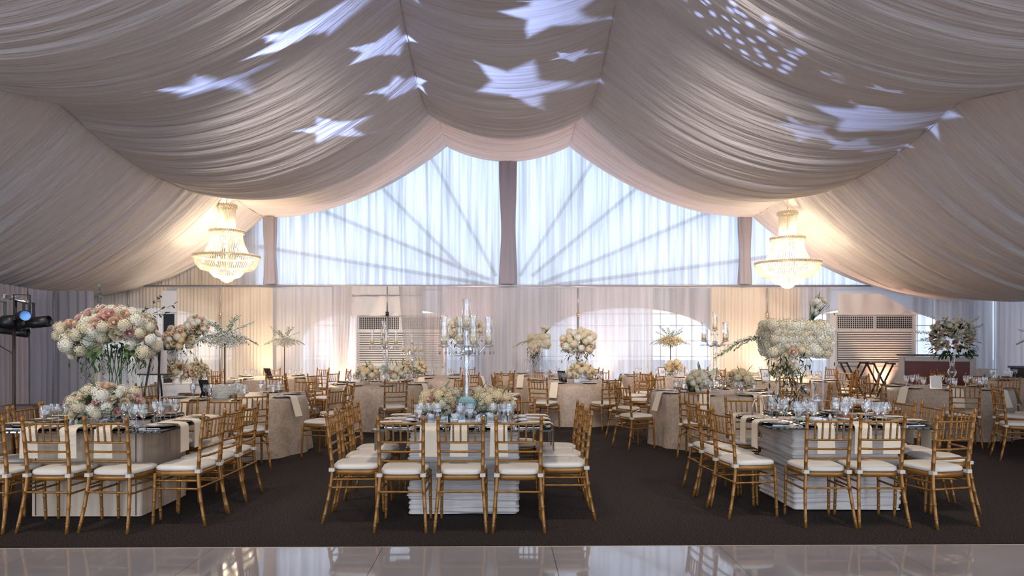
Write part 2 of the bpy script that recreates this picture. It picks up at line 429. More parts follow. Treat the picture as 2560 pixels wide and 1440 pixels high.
# left pipe-and-drape run, nearer than the back wall
def left_drape(p0, p1, zt, mt, label):
    P, Q = Vector((*p0, 0)), Vector((*p1, 0)); d = (Q - P); ln = d.length; nrm = Vector((-d.y, d.x, 0)).normalized(); ph = random.random() * 9
    def fn(u, v):
        s = u * ln
        a = .06 * (noise.noise((s / .22 + ph, v * .5, ph)) + .5 * math.sin(2 * PI * s / .17 + 2 * noise.noise((s, v, ph))))
        p = P + d * u + nrm * a; return (p.x, p.y, .01 + (zt - .01) * v)
    tag(obj('drape', MB().grid(fn, max(24, int(ln / .025)), 10), mt), label, 'drape', 'drapes along the sides')
YL = 13.1
left_drape((at(137, YL), YL), (at(234, YL), YL), hz(727, YL), DRAPE_G, 'mauve grey drape left of the tall blush floral arrangement')
left_drape((at(70, 12.3), 12.3), (at(140, YL), YL - .05), hz(729, YL), DRAPE_B, 'blue grey drape right beside the black stage lights')
left_drape((at(-60, 10.6), 10.6), (at(72, 12.3), 12.25), hz(729, YL), DRAPE_G, 'mauve grey drape behind the black stage lights')

left_drape((12.42, 17.3), (12.42, 11.5), 2.88, SH_SOFT, 'pale curtain running along the right side wall')

# ------------------------------------------------------------------ gold bamboo chairs
def post_path(x0, x1, x2, y0, y1, y2, z1, z2, rings, r0, r1, r2):
    pts = []; rad = []
    zs = sorted(set([z2 * i / 14 for i in range(15)] + [q for g in rings for q in (g - .008, g - .004, g, g + .004, g + .008)]))
    for z in zs:
        if z <= z1: t = z / z1; x = lerp(x0, x1, t); y = lerp(y0, y1, 1 - (1 - t) ** 1.4); r = lerp(r0, r1, t)
        else: t = (z - z1) / (z2 - z1); x = lerp(x1, x2, t); y = lerp(y1, y2, t ** 1.3); r = lerp(r1, r2, t)
        for g in rings:
            if abs(z - g) < .005: r *= 1.15
        pts.append((x, y, z)); rad.append(r)
    return pts, rad
def seat_out(k, sc_=1.0, n=32):
    out = []
    for i in range(n):
        a = 2 * PI * i / n; ca, sa = math.cos(a), math.sin(a); e = .42
        x = math.copysign(abs(ca) ** e, ca); y = math.copysign(abs(sa) ** e, sa)
        hw = lerp(.178, .208, (y + 1) / 2); out.append((x * hw * sc_, y * .2 * sc_ + .005))
    return out
def stack(mb, layers, n=32):
    vs = []
    for s, z in layers: vs += [(x, y, z) for x, y in seat_out(0, s, n)]
    fs = [(i * n + k, i * n + (k + 1) % n, (i + 1) * n + (k + 1) % n, (i + 1) * n + k) for i in range(len(layers) - 1) for k in range(n)]
    fs += [tuple(range(n))[::-1], tuple((len(layers) - 1) * n + k for k in range(n))]
    return mb.add(vs, fs)
def ringed(p, q, r, rings=3, bow=0, n=6):
    p, q = Vector(p), Vector(q); pts = []; rad = []
    ts = sorted(set([i / 8 for i in range(9)] + [c + e for c in [(k + 1) / (rings + 1) for k in range(rings)] for e in (-.012, 0, .012)]))
    for t in ts:
        v = p.lerp(q, t); v.y -= bow * 4 * t * (1 - t); rr = r
        for k in range(rings):
            if abs(t - (k + 1) / (rings + 1)) < .006: rr *= 1.2
        pts.append(v); rad.append(rr)
    return MB().tube(pts, rad, n)
def post_xy(z):
    t = (z - .43) / .49; return lerp(.172, .180, t), lerp(-.185, -.235, t ** 1.3)
def chair_parts():
    P = []
    for s in (-1, 1):
        pts, rad = post_path(s * .205, s * .172, s * .18, -.262, -.185, -.235, .43, .92, [.08, .2, .31, .53, .63, .72, .81, .895], .0125, .0155, .0135)
        P.append(('back_post', MB().tube(pts, rad, 8), GOLD))
        pts, rad = post_path(s * .192, s * .185, s * .185, .192, .178, .178, .42, .425, [.08, .2, .31], .012, .0145, .0145)
        P.append(('leg', MB().tube(pts, rad, 8), GOLD))
    P.append(('seat_frame', stack(MB(), [(.955, .402), (.985, .406), (.99, .438), (.96, .444)]), GOLD))
    P.append(('cushion', stack(MB(), [(.93, .446), (.965, .452), (.97, .466), (.95, .478), (.86, .487), (.6, .491), (.2, .492)]), IVORY))
    for z in (.862, .712, .636, .560):
        x, y = post_xy(z); P.append(('rail', ringed((-x, y, z), (x, y, z), .0095, 4, .022), GOLD))
    for i in range(5):
        x = (i - 2) * .058
        (xa, ya), (xb, yb) = post_xy(.712), post_xy(.862); bw = .022 * (1 - (x / .18) ** 2)
        P.append(('spindle', ringed((x, ya - bw, .712), (x, yb - bw, .862), .0078, 2), GOLD))
    P.append(('stretcher', ringed((-.182, -.212, .315), (.182, -.212, .315), .0085, 3), GOLD))
    P.append(('stretcher', ringed((-.187, .182, .345), (.187, .182, .345), .0085, 3), GOLD))
    for s in (-1, 1):
        P.append(('stretcher', ringed((s * .178, -.2, .365), (s * .187, .182, .365), .0085, 3), GOLD))
        P.append(('stretcher', ringed((s * .183, -.212, .30), (s * .188, .184, .30), .0085, 3), GOLD))
    return P
PARTS = chair_parts()
SEEN = {}
def build_chair(lod):
    t = thing('chiavari_chair', '-', 'chair')
    if lod == 0:
        cu = None
        for nm, mb, mt in PARTS:
            o = obj(nm, mb, mt, t)
            if nm == 'cushion': cu = o
        for s in (-1, 1):
            obj('tie', MB().box((s * .174, -.188, .446), (.042, .044, .028)), TIE, cu, smooth=False)
    else:
        fr = MB()
        for nm, mb, mt in PARTS:
            if nm != 'cushion': fr.merge(mb, Matrix())
        obj('frame', fr, GOLD, t)
        obj('cushion', next(mb for nm, mb, mt in PARTS if nm == 'cushion'), IVORY, t)
    return t
CH = {}
CPOS = []; ROUND = []; SOLID = []
def place_chair(x, y, rz, label, group, check=False):
    if check:
        if y > 16.6: return False
        for a, b in CPOS:
            if (a - x) ** 2 + (b - y) ** 2 < .57 ** 2: return False
        for a, b in ROUND:
            if (a - x) ** 2 + (b - y) ** 2 < 1.3 ** 2: return False
        for x0, x1, y0, y1 in SOLID:
            if x0 - .3 < x < x1 + .3 and y0 - .3 < y < y1 + .3: return False
    CPOS.append((x, y)); lod = 0 if y < 13.2 else 1
    if lod not in CH:
        c = CH[lod] = build_chair(lod); c.location = (x, y, 0); c.rotation_euler = (0, 0, rz); c['label'] = label; c['group'] = group
    else: dup(CH[lod], (x, y, 0), rz, label, group)
    return True

# ------------------------------------------------------------------ tableware
PROTO = {}
def put(key, builder, loc, rz, label, group):
    if key not in PROTO:
        o = PROTO[key] = builder(); o.location = loc; o.rotation_euler = (0, 0, rz); o['label'] = label; o['group'] = group; return o
    return dup(PROTO[key], loc, rz, label, group)
def b_goblet():
    t = thing('water_goblet', '-', 'glass')
    pr = [(.034, 0), (.033, .003), (.012, .007), (.0055, .014), (.0055, .052), (.010, .060), (.024, .078), (.034, .105), (.0375, .135), (.0375, .165), (.039, .185)]
    obj('bowl', MB().lathe(pr, 20), GLASS, t)
    obj('water', MB().lathe([(.0005, .0625), (.010, .064), (.022, .0785), (.0318, .105), (.0352, .135), (.0354, .15), (.0005, .15)], 16), WATER, t)
    return t
def b_wine():
    t = thing('wine_glass', '-', 'glass')
    pr = [(.033, 0), (.032, .003), (.008, .006), (.0045, .014), (.0045, .085), (.010, .092), (.028, .108), (.038, .135), (.037, .165), (.031, .195)]
    obj('bowl', MB().lathe(pr, 20), GLASS, t); return t
def b_tumbler():
    t = thing('tall_glass', '-', 'glass')
    obj('cup', MB().lathe([(.0005, .002), (.026, .002), (.028, .03), (.034, .19)], 20), VASEGLASS, t)
    obj('ice_water', MB().lathe([(.0005, .008), (.0245, .008), (.0265, .03), (.030, .12), (.0005, .12)], 16), WATER, t); return t
def b_charger():
    t = thing('charger_plate', '-', 'plate')
    obj('base_disc', MB().lathe([(.0005, .0), (.095, .0), (.140, .010), (.142, .013), (.120, .008)], 32), CHARGER, t)
    obj('rim', MB().lathe([(.119, .0085), (.1405, .0135), (.1425, .0125)], 32), GOLDRIM, t)
    return t
def b_plate():
    t = thing('dinner_plate', '-', 'plate')
    obj('plate_disc', MB().lathe([(.0005, .0095), (.075, .0095), (.112, .018), (.114, .0205), (.09, .0165), (.072, .0125), (.0005, .0125)], 32), PLATE, t); return t
def napkin_builder(nm, out, drop):
    def f():
        w = .068
        path = [(.20, .026), (.12, .026), (.05, .025), (.0, .022), (-.018, .012), (-.024, -.01)] + [(-.024 - out * k / 6, -.01 - drop * k / 6) for k in range(1, 7)]
        mb = MB()
        for e, z in ((0, 0), (1, .006)):
            mb.grid(lambda u, v, z=z: ((u - .5) * 2 * w * (1 + .12 * v), path[min(int(round(v * 11)), 11)][0] - (z if v > .35 else 0), path[min(int(round(v * 11)), 11)][1] + (z if v <= .35 else 0)), 4, 11)
        return tag(obj(nm, mb, NAPKIN), '-', 'napkin')
    return f
def b_fork():
    mb = MB().box((0, -.02, .002), (.012, .11, .003)).box((0, .055, .002), (.020, .03, .003))
    for k in (-1.5, -.5, .5, 1.5): mb.box((k * .0052, .085, .002), (.003, .035, .003))
    return tag(obj('fork', mb, SILVER, smooth=False), '-', 'fork')
def b_knife():
    mb = MB().box((0, -.05, .003), (.013, .09, .005)).add([(-.008, -.005, .001), (.008, -.005, .001), (.009, .09, .001), (.0, .12, .001), (-.008, .1, .001), (-.008, -.005, .004), (.008, -.005, .004), (.009, .09, .004), (.0, .12, .004), (-.008, .1, .004)],
        [(0, 1, 2, 3, 4), (9, 8, 7, 6, 5), (0, 5, 6, 1), (1, 6, 7, 2), (2, 7, 8, 3), (3, 8, 9, 4), (4, 9, 5, 0)])
    return tag(obj('knife', mb, SILVER, smooth=False), '-', 'knife')
def setting(ex, ey, rz, z, place, tname, near, hang=True, wine=True, goblet=True):
    """ex, ey: point on the table edge; local +Y points inward"""
    M = Matrix.Rotation(rz, 4, 'Z')
    def P(x, y, dz=0): v = M @ Vector((x, y, 0)); return (ex + v.x, ey + v.y, z + dz)
    w = 'at %s of %s' % (place, tname)
    put('charger', b_charger, P(0, .172, .0005), rz, 'dark gold-rimmed charger ' + w, 'charger plates')
    put('plate', b_plate, P(0, .172, .0008), rz, 'white dinner plate ' + w, 'dinner plates')
    if hang:
        if near: put('napkin_n', napkin_builder('napkin', .0, .21), P(random.uniform(-.03, .03), 0, .0015), rz, 'ivory napkin hanging ' + w, 'draped napkins')
        else: put('napkin_r', napkin_builder('napkin', .075, .23), P(random.uniform(-.03, .03), -.012, .0015), rz, 'ivory napkin hanging ' + w, 'draped napkins')
    if goblet: put('goblet', b_goblet, P(.045, .352, .0005), rz + random.random(), 'stemmed water goblet ' + w, 'water goblets')
    if wine: put('wine', b_wine, P(-.04, .365, .0005), rz + random.random(), 'empty wine glass ' + w, 'wine glasses')
    if near:
        put('fork', b_fork, P(-.165, .17, .0005), rz, 'silver fork ' + w, 'forks')
        put('knife', b_knife, P(.165, .17, .0005), rz, 'silver knife ' + w, 'knives')

# ------------------------------------------------------------------ three near glass-topped tables
def rrect(hx, hy, r, n=8):
    out = []
    for cx_, cy_, a0 in ((hx - r, hy - r, 0), (-hx + r, hy - r, PI / 2), (-hx + r, -hy + r, PI), (hx - r, -hy + r, 1.5 * PI)):
        for k in range(n + 1):
            a = a0 + PI / 2 * k / n; out.append((cx_ + r * math.cos(a), cy_ + r * math.sin(a)))
    return out
def resample(poly, step):
    out = []; n = len(poly)
    for i in range(n):
        a, b = Vector(poly[i]), Vector(poly[(i + 1) % n]); k = max(1, int((b - a).length / step))
        out += [tuple(a.lerp(b, j / k)) for j in range(k)]
    return out
TZ = .77; HX, HY2 = .757, .64
def glass_table(X, Y, label, ruched):
    t = thing('banquet_table', label, 'table', (X, Y, 0), 0, 'glass-topped square tables')
    poly = resample(rrect(.475, .415, .03), .03); n = len(poly); rows = 140 if ruched else 10; mb = MB(); vs = []
    for j in range(rows + 1):
        z = .012 + (.745 - .012) * j / rows
        for i, (x, y) in enumerate(poly):
            a = math.atan2(y, x)
            if ruched:
                k = .024 * noise.noise((math.cos(a) * .8, math.sin(a) * .8 + X, z * 36)) + .012 * noise.noise((math.cos(a) * 2 + X, math.sin(a) * 2, z * 60))
            else: k = .004 * noise.noise((x * 7, y * 7 + X, z))
            s = 1 + k / .45; vs.append((x * s, y * s, z))
    mb.add(vs, [(j * n + i, j * n + (i + 1) % n, (j + 1) * n + (i + 1) % n, (j + 1) * n + i) for j in range(rows) for i in range(n)] + [tuple(rows * n + i for i in range(n))])
    obj('table_base', mb, RUCHE if ruched else PANEL, t)
    if not ruched:
        for sx in (.43, -.43): obj('seam', MB().box((sx, -.4175, .38), (.006, .006, .72)), WALNUT, t, smooth=False)
    g = MB(); lay = [(0, -.016), (.004, -.012), (.004, -.003), (0, 0)]; base = rrect(HX, HY2, .03); n = len(base)
    vs = [(x + math.copysign(o, x), y + math.copysign(o, y), TZ + z) for o, z in lay for x, y in base]
    fs = [(i * n + k, i * n + (k + 1) % n, (i + 1) * n + (k + 1) % n, (i + 1) * n + k) for i in range(3) for k in range(n)] + [tuple(range(n))[::-1], tuple(3 * n + k for k in range(n))]
    obj('glass_top', g.add(vs, fs), DARKGLASS, t, smooth=False)
TABLES = [(-3.62, 6.27, 'the left glass table'), (-.385, 6.35, 'the centre glass table'), (3.02, 6.50, 'the right glass table')]
glass_table(-3.62, 6.27, 'dark glass-topped table on a smooth beige panelled base, left front', False)
glass_table(-.385, 6.35, 'dark glass-topped table on a ruched white base, centre front', True)
glass_table(3.02, 6.50, 'dark glass-topped table on a ruched white base, right front', True)
PL = {'front': ['the left place on the front edge', 'the middle place on the front edge', 'the right place on the front edge'],
      'back': ['the left place on the back edge', 'the middle place on the back edge', 'the right place on the back edge'],
      'left': ['the near place on the left side', 'the middle place on the left side', 'the far place on the left side'],
      'right': ['the near place on the right side', 'the middle place on the right side', 'the far place on the right side']}
for ti, (X, Y, tn) in enumerate(TABLES):
    for k in range(3):
        setting(X + (k - 1) * .287, Y - HY2, 0, TZ, PL['front'][k], tn, True)
        setting(X + (k - 1) * .287, Y + HY2, PI, TZ, PL['back'][k], tn, True)
        setting(X - HX, Y + (k - 1) * .30, -PI / 2, TZ, PL['left'][k], tn, True)
        setting(X + HX, Y + (k - 1) * .30, PI / 2, TZ, PL['right'][k], tn, True)
FRONT = {
 0: dict(front=[(-4.13, 5.62, -6), (-3.65, 5.62, -3), (-3.155, 5.62, -6)], right=[(-2.72, 5.80, 86), (-2.73, 6.23, 88), (-2.73, 6.65, 90)],
         left=[(-4.36, 6.08, -90), (-4.36, 6.51, -90), (-4.37, 6.93, -90)], back=[(-3.96, 7.08, 180), (-3.50, 7.08, 180), (-3.05, 7.08, 176)]),
 1: dict(front=[(-.85, 5.635, 0), (-.375, 5.635, 0), (.085, 5.635, 0)], left=[(-1.285, 5.86, -87), (-1.29, 6.30, -88), (-1.285, 6.72, -90)],
         right=[(.475, 5.94, 90), (.485, 6.37, 90), (.48, 6.79, 90)], back=[(-.84, 7.06, 180), (-.36, 7.06, 180), (.10, 7.10, 178)]),
 2: dict(front=[(2.61, 5.775, 0), (3.045, 5.775, 0), (3.57, 5.76, 14)], left=[(2.10, 6.05, -80), (2.09, 6.48, -83), (2.09, 6.90, -86)],
         right=[(3.90, 6.21, 84), (3.89, 6.63, 88), (3.87, 7.05, 92)], back=[(2.56, 7.24, 180), (3.02, 7.24, 180), (3.47, 7.24, 180)])}
SIDE = {'front': ('left', 'middle', 'right'), 'back': ('left', 'middle', 'right'), 'left': ('nearest', 'middle', 'farthest'), 'right': ('nearest', 'middle', 'farthest')}
WHERE = {'front': 'backing the camera at', 'back': 'facing the camera behind', 'left': 'along the left side of', 'right': 'along the right side of'}
for ti in range(3):
    for side, lst in FRONT[ti].items():
        for k, (x, y, a) in enumerate(lst):
            place_chair(x, y, math.radians(a), '%s gold bamboo chair of three %s %s' % (SIDE[side][k], WHERE[side], TABLES[ti][2]), 'chairs at ' + TABLES[ti][2])

# ------------------------------------------------------------------ round tables in damask cloth
SOLID += [(-4.3, -1.4, 16.9, 17.8), (8.0, 10.3, 16.5, 17.8), (8.8, 10.7, 15.3, 16.2), (-6.2, -5.3, 11.5, 12.5)]
RT = [('R1', -3.75, 9.45, "the baby's breath table", .30), ('R8', 3.08, 10.2, 'the right candelabra table', .05), ('R10', 7.2, 11.25, 'the trumpet vase table', .1), ('R13', 7.85, 8.4, 'the table beyond the right edge', .4),
      ('R2', -2.3, 12.35, 'the glass globe table', .02), ('R5', 1.24, 13.05, 'the middle round table', 0), ('R9', 5.6, 13.6, 'the number 26 table', .2), ('R3', -5.0, 14.55, 'the far left table', .1),
      ('R4', -1.45, 14.85, 'the far candelabra table', .3), ('R6', .62, 15.85, 'the far square hydrangea table', .15), ('R7', 3.45, 15.35, 'the far orchid table', 0), ('R11', 10.35, 13.7, 'the far right table', .3), ('R15', 6.3, 15.9, 'the table behind number 26', .1)]
ROUND += [(x, y) for _, x, y, _, _ in RT]
RZ = .76; RR = .91
CLOTHLABEL = {'R1': "beige damask cloth on the round table holding a low baby's breath dome", 'R2': 'beige damask cloth on the round table before the left air conditioner', 'R3': 'beige damask cloth on the round table farthest left',
 'R4': 'beige damask cloth on the round table under the far crystal candelabra', 'R5': 'beige damask cloth on the round table in the middle with one low bouquet', 'R6': 'beige damask cloth on the far round table with square hydrangea tower',
 'R7': 'beige damask cloth on the far round table with the orchid spray', 'R8': 'beige damask cloth on the round table under the right crystal candelabra', 'R9': 'beige damask cloth on the round table showing number 26',
 'R10': 'beige damask cloth on the round table with the trumpet vase', 'R11': 'beige damask cloth on the round table farthest right behind the bar corner', 'R13': 'beige damask cloth on the round table cut off by the right edge', 'R15': 'beige damask cloth on the round table behind number 26'}
def cloth(key, x, y):
    ph = random.random() * 9; nf = 13
    def fn(u, v):
        a = 2 * PI * u
        if v < .3:
            r = RR * (v / .3) ** .6; z = RZ
            if v > .28: z -= .001
        else:
            q = (v - .3) / .7; z = RZ - .006 - (RZ - .012) * q
            fold = math.sin(nf * a + ph + .8 * math.sin(3 * a + ph)) * .5 + .5 * noise.noise((2.2 * math.cos(a) + ph, 2.2 * math.sin(a), 0))
            r = RR + .012 * min(1, q * 8) + (.055 + .055 * fold) * q ** .8
        return (r * math.cos(a), r * math.sin(a), z)
    o = obj('tablecloth', MB().grid(fn, 144, 20), DAMASK, loc=(x, y, 0), rot=(0, 0, random.random() * 6))
    tag(o, CLOTHLABEL[key], 'tablecloth', 'damask-covered round tables')
CLK = [7, 5, 4, 2, 1, 11, 10, 8]
WORD = {1: 'one', 2: 'two', 4: 'four', 5: 'five', 7: 'seven', 8: 'eight', 10: 'ten', 11: 'eleven'}
for key, x, y, tn, jit in RT:
    cloth(key, x, y)
for key, x, y, tn, jit in RT:
    for k in range(8):
        a = -PI / 2 - PI / 8 + k * PI / 4 + (jit - .15) * .5
        if key == 'R13' and math.cos(a) > -.2: continue
        h = WORD[CLK[k]] + " o'clock"
        rr = 1.36 + random.uniform(-.03, .05)
        place_chair(x + rr * math.cos(a), y + rr * math.sin(a), a + PI / 2 + random.uniform(-.12, .12), 'gold bamboo chair at the %s seat of %s' % (h, tn), 'chairs at ' + tn, True)
        if key == 'R13': continue
        setting(x + RR * math.cos(a), y + RR * math.sin(a), a + PI / 2, RZ, 'the %s place' % h, tn, False, hang=(k % 2 == 0 or y < 11.5), wine=(y < 14))

# ------------------------------------------------------------------ flowers
def m_hydrangea(mt, nfl=95):
    mb = MB().ball((0, 0, 0), .80, 12, 8)
    for i in range(nfl):
        z = 1 - 2 * (i + .5) / nfl; r = math.sqrt(1 - z * z); a = i * 2.39996
        nrm = Vector((r * math.cos(a), r * math.sin(a), z)); t = nrm.cross(Vector((.3, .5, .8))).normalized(); b = nrm.cross(t); ro = random.random() * 3
        c = nrm * random.uniform(.82, 1.06)
        for k in range(4):
            an = ro + k * PI / 2; d = t * math.cos(an) + b * math.sin(an); e = t * -math.sin(an) + b * math.cos(an); s = .175
            mb.add([c, c + d * s * .6 + e * s * .5 + nrm * .07, c + d * s * 1.15 - nrm * .02, c + d * s * .6 - e * s * .5 + nrm * .07], [(0, 1, 2, 3)])
    return mb.mesh('hydrangea', mt, False)
def m_rose(mt):
    mb = MB(); mb.ball((0, 0, .25), .30, 8, 6)
    for i in range(22):
        q = i / 21; a = i * 2.3; R = .16 + .80 * q; h0, h1 = -.35, .66 - .40 * q * q; wd = 1.0 - .1 * q; op = q * q * .5
        def fn(u, v):
            an = a + (u - .5) * 2 * wd; rad = R * (.45 + .55 * math.sin(v * PI * .5)) + op * v * v * .35
            return (rad * math.cos(an), rad * math.sin(an), h0 + (h1 - h0) * v - .10 * (2 * u - 1) ** 2 * v)
        mb.grid(fn, 5, 4)
    return mb.mesh('rose', mt)
HYD = [m_hydrangea(HYD_I), m_hydrangea(HYD_W), m_hydrangea(HYD_Y)]
ROS = [m_rose(ROSE_C), m_rose(ROSE_P), m_rose(ROSE_B)]
def leaf(mb, base, d, ln, wd, curl=.25):
    d = Vector(d).normalized(); up = Vector((0, 0, 1)) if abs(d.z) < .9 else Vector((1, 0, 0)); s = d.cross(up).normalized(); n = s.cross(d); base = Vector(base)
    vs = []
    for t, w in ((0, .1), (.3, .8), (.6, 1), (.85, .6), (1, .02)):
        c = base + d * ln * t - n * curl * ln * t * t
        vs += [c - s * wd * w / 2, c + n * wd * .08, c + s * wd * w / 2]
    mb.add(vs, [(3 * i + k, 3 * i + k + 1, 3 * i + k + 4, 3 * i + k + 3) for i in range(4) for k in range(2)])
def rot_to(d):
    return Vector((0, 0, 1)).rotation_difference(Vector(d).normalized()).to_euler()
def spray_mesh(ln, droop, mt_leaf, mt_bloom, n=16, lw=.02, rise=0):
    """a bent stem along +X carrying small leaves and blooms, drooping with its length"""
    mb = MB(); pts = []
    for i in range(9):
        t = i / 8; pts.append((ln * t, 0, ln * (rise * t - droop * t * t)))
    mb.cur = 0; mb.tube(pts, [.004 - .002 * i / 8 for i in range(9)], 5)
    for i in range(n):
        t = .2 + .8 * i / n; x = ln * t; z = ln * (rise * t - droop * t * t)
        for s in (-1, 1):
            mb.cur = 1; leaf(mb, (x, 0, z), (.6, s * random.uniform(.4, 1), random.uniform(-.4, .7)), ln * .11 * random.uniform(.7, 1.2), lw)
            for _ in range(3):
                mb.cur = 2; mb.octa((x + random.uniform(-.03, .03), s * random.uniform(.005, .06), z + random.uniform(-.03, .06)), random.uniform(.008, .020))
    return mb.mesh('spray', [STEMM, mt_leaf, mt_bloom], False)
SPRAY_UP = spray_mesh(1, .25, SAGE, BREATH, 18, .035, .0)
SPRAY_DN = spray_mesh(1, .75, SAGE, BREATH, 18, .035, .25)
SPRAY_ORCHID = spray_mesh(1, .55, SAGE, HYD_W, 14, .05, .2)
def fern_mesh(n=120, sp=(.2, .2, .22)):
    mb = MB()
    for i in range(n):
        p = Vector((random.gauss(0, sp[0] * .5), random.gauss(0, sp[1] * .5), -abs(random.gauss(0, sp[2] * .6))))
        leaf(mb, p, (random.uniform(-1, 1), random.uniform(-1, 1), random.uniform(-1.2, .3)), random.uniform(.04, .09), random.uniform(.008, .02))
    return mb
def foliage(n, rx, ry, rz, ln=.09, wd=.035, zc=0, low=-.4):
    mb = MB()
    for i in range(n):
        a = random.random() * 2 * PI; z = random.uniform(low, .9); r = math.sqrt(max(0, 1 - z * z))
        d = Vector((r * math.cos(a), r * math.sin(a), z)); p = Vector((d.x * rx, d.y * ry, d.z * rz + zc)) * 1.0
        leaf(mb, p * .86, d + Vector((random.uniform(-.5, .5), random.uniform(-.5, .5), random.uniform(-.3, .5))), ln * random.uniform(.8, 1.5), wd)
    return mb
def blooms(t, n, rx, ry, rz, zc, hyd=.6, hr=.07, rr=.042, low=-.35, cols=(0, 0, 1), rcols=(0, 1, 0, 0), off=(0, 0)):
    """n flower heads over an ellipsoid: each one an own part"""
    n = int(n * 1.5); hr *= .84; rr *= .92
    for i in range(n):
        z = 1 - (1 - low) * (i + .5) / n; r = math.sqrt(max(0, 1 - z * z)); a = i * 2.39996 + random.uniform(-.15, .15)
        d = Vector((r * math.cos(a), r * math.sin(a), z)); w = random.uniform(.86, 1.08); p = (d.x * rx * w + off[0], d.y * ry * w + off[1], d.z * rz * w + zc)
        if random.random() < hyd: obj('hydrangea', HYD[random.choice(cols)], None, t, loc=p, rot=(random.random() * 3, random.random() * 3, 0), scale=hr * random.uniform(.85, 1.15))
        else:
            q = rot_to(d + Vector((0, -.25, 0))); obj('rose', ROS[random.choice(rcols)], None, t, loc=tuple(Vector(p) + d * hr * .45), rot=q, scale=rr * random.uniform(.85, 1.2))
def low_bouquet(loc, rx, ry, rz, n, label, group, hyd=.6, hr=.07, rr=.042, vase='box', cols=(0, 0, 1), rcols=(0, 1, 2, 0), lead=0, vh=.10):
    t = thing('flower_arrangement', label, 'flowers', loc, random.random() if vase != 'box' else 0, group)
    if vase == 'box':
        obj('vase', MB().box((0, 0, vh / 2 + .001), (rx * 1.1, ry * 1.1, vh)), SILVER, t, smooth=False)
    elif vase == 'white': obj('vase', MB().lathe([(.0005, 0), (.07, 0), (.085, vh), (.07, vh)], 20), PLATE, t)
    else: obj('vase', MB().lathe([(.0005, .001), (.07, .001), (.085, vh), (.08, vh)], 20), VASEGLASS, t)
    zc = vh + rz * .55
    obj('foliage', foliage(30 + 2 * n, rx, ry, rz, .07, .035, zc), [GREEN, DGREEN][n % 2], t, smooth=False)
    blooms(t, n, rx * .92, ry * .92, rz * .9, zc, hyd, hr, rr, -.45, cols, rcols)
    if lead:
        mb = MB()
        for i in range(lead): leaf(mb, (random.uniform(-.5, .5) * rx, random.uniform(-.5, .5) * ry, zc + rz * .7), (random.uniform(-.6, .6), random.uniform(-.6, .6), 1), random.uniform(.12, .2), .025, .1)
        obj('tall_leaf', mb, SAGE, t, smooth=False)
    return t
TB = TZ + .001; RB = RZ + .001
G_LOW = 'low flower arrangements on the tables'; G_TALL = 'tall flower arrangements on the tables'
# left glass table: tall blush arrangement on a clear cylinder, and a low one in front
t = thing('flower_arrangement', 'huge white and blush rose arrangement high on a clear cylinder vase', 'flowers', (-3.66, 6.36, TB), 0, G_TALL)
obj('vase', MB().lathe([(.0005, .002), (.115, .002), (.118, .012), (.118, .66), (.113, .66)], 32), VASEGLASS, t)
stems = MB()
for i in range(9):
    a = i * .7; stems.tube([(.03 * math.cos(a), .03 * math.sin(a), .02), (.05 * math.cos(a + 1), .05 * math.sin(a + 1), .35), (.07 * math.cos(a + 2), .07 * math.sin(a + 2), .72)], .004, 5)
obj('stem', stems, GREEN, t)
obj('foliage', foliage(110, .35, .25, .17, .10, .04, .86, -.7), GREEN, t, smooth=False)
blooms(t, 62, .30, .23, .16, .87, .42, .078, .050, -.6, (0, 1, 1), (0, 0, 1, 0, 2, 0))
blooms(t, 13, .13, .13, .09, .82, .3, .06, .042, -.9, (0, 2), (0, 0, 1), (-.37, -.02))
blooms(t, 9, .12, .12, .12, .72, .7, .07, .045, -.9, (0, 1), (0, 2), (-.24, -.12))
blooms(t, 8, .12, .12, .14, .74, .8, .07, .045, -.9, (0, 1), (0, 2), (.30, -.05))
fm = MB(); fm.merge(fern_mesh(150, (.16, .14, .22)), Matrix.Translation((-.14, -.05, .70))); fm.merge(fern_mesh(150, (.2, .14, .22)), Matrix.Translation((.18, -.05, .70)))
obj('fern', fm, GREEN, t, smooth=False)['kind'] = 'stuff'
eu = MB()
for bx, dx, dz in ((-.12, -.12, 1), (.22, .7, .55), (.3, .8, .35), (.28, .9, .1)):
    for k in range(12):
        p = Vector((bx, 0, .98)) + Vector((dx, 0, dz)).normalized() * (.05 + k * .02); leaf(eu, p, (dx + random.uniform(-.9, .9), random.uniform(-1, 1), dz + random.uniform(-.6, .6)), .045, .026)
obj('eucalyptus', eu, mat('blue green leaf', (.10, .15, .14), .6), t, smooth=False)
low_bouquet((-3.60, 6.10, TB), .29, .17, .17, 34, 'low blush and white flower mound on the left glass table', G_LOW, .42, .070, .046, 'glass', (0, 1), (0, 0, 1, 0, 2), 3, .08)
# centre glass table: run of hydrangeas round the candelabra
for dx, dy, rx, ry, n, lb in [(-.26, -.02, .15, .13, 13, 'cream flower box left of the central candelabra'), (.27, .0, .15, .13, 13, 'cream flower box right of the central candelabra'),
                              (-.12, .25, .17, .10, 11, 'cream and blush flower box behind the central candelabra, left'), (.17, .26, .17, .10, 11, 'cream and blush flower box behind the central candelabra, right')]:
    low_bouquet((-.385 + dx, 6.35 + dy, TB), rx, ry, .12, n, lb, G_LOW, .6, .07, .045, 'box', (0, 2, 0), (0, 1, 1), 2, .09)
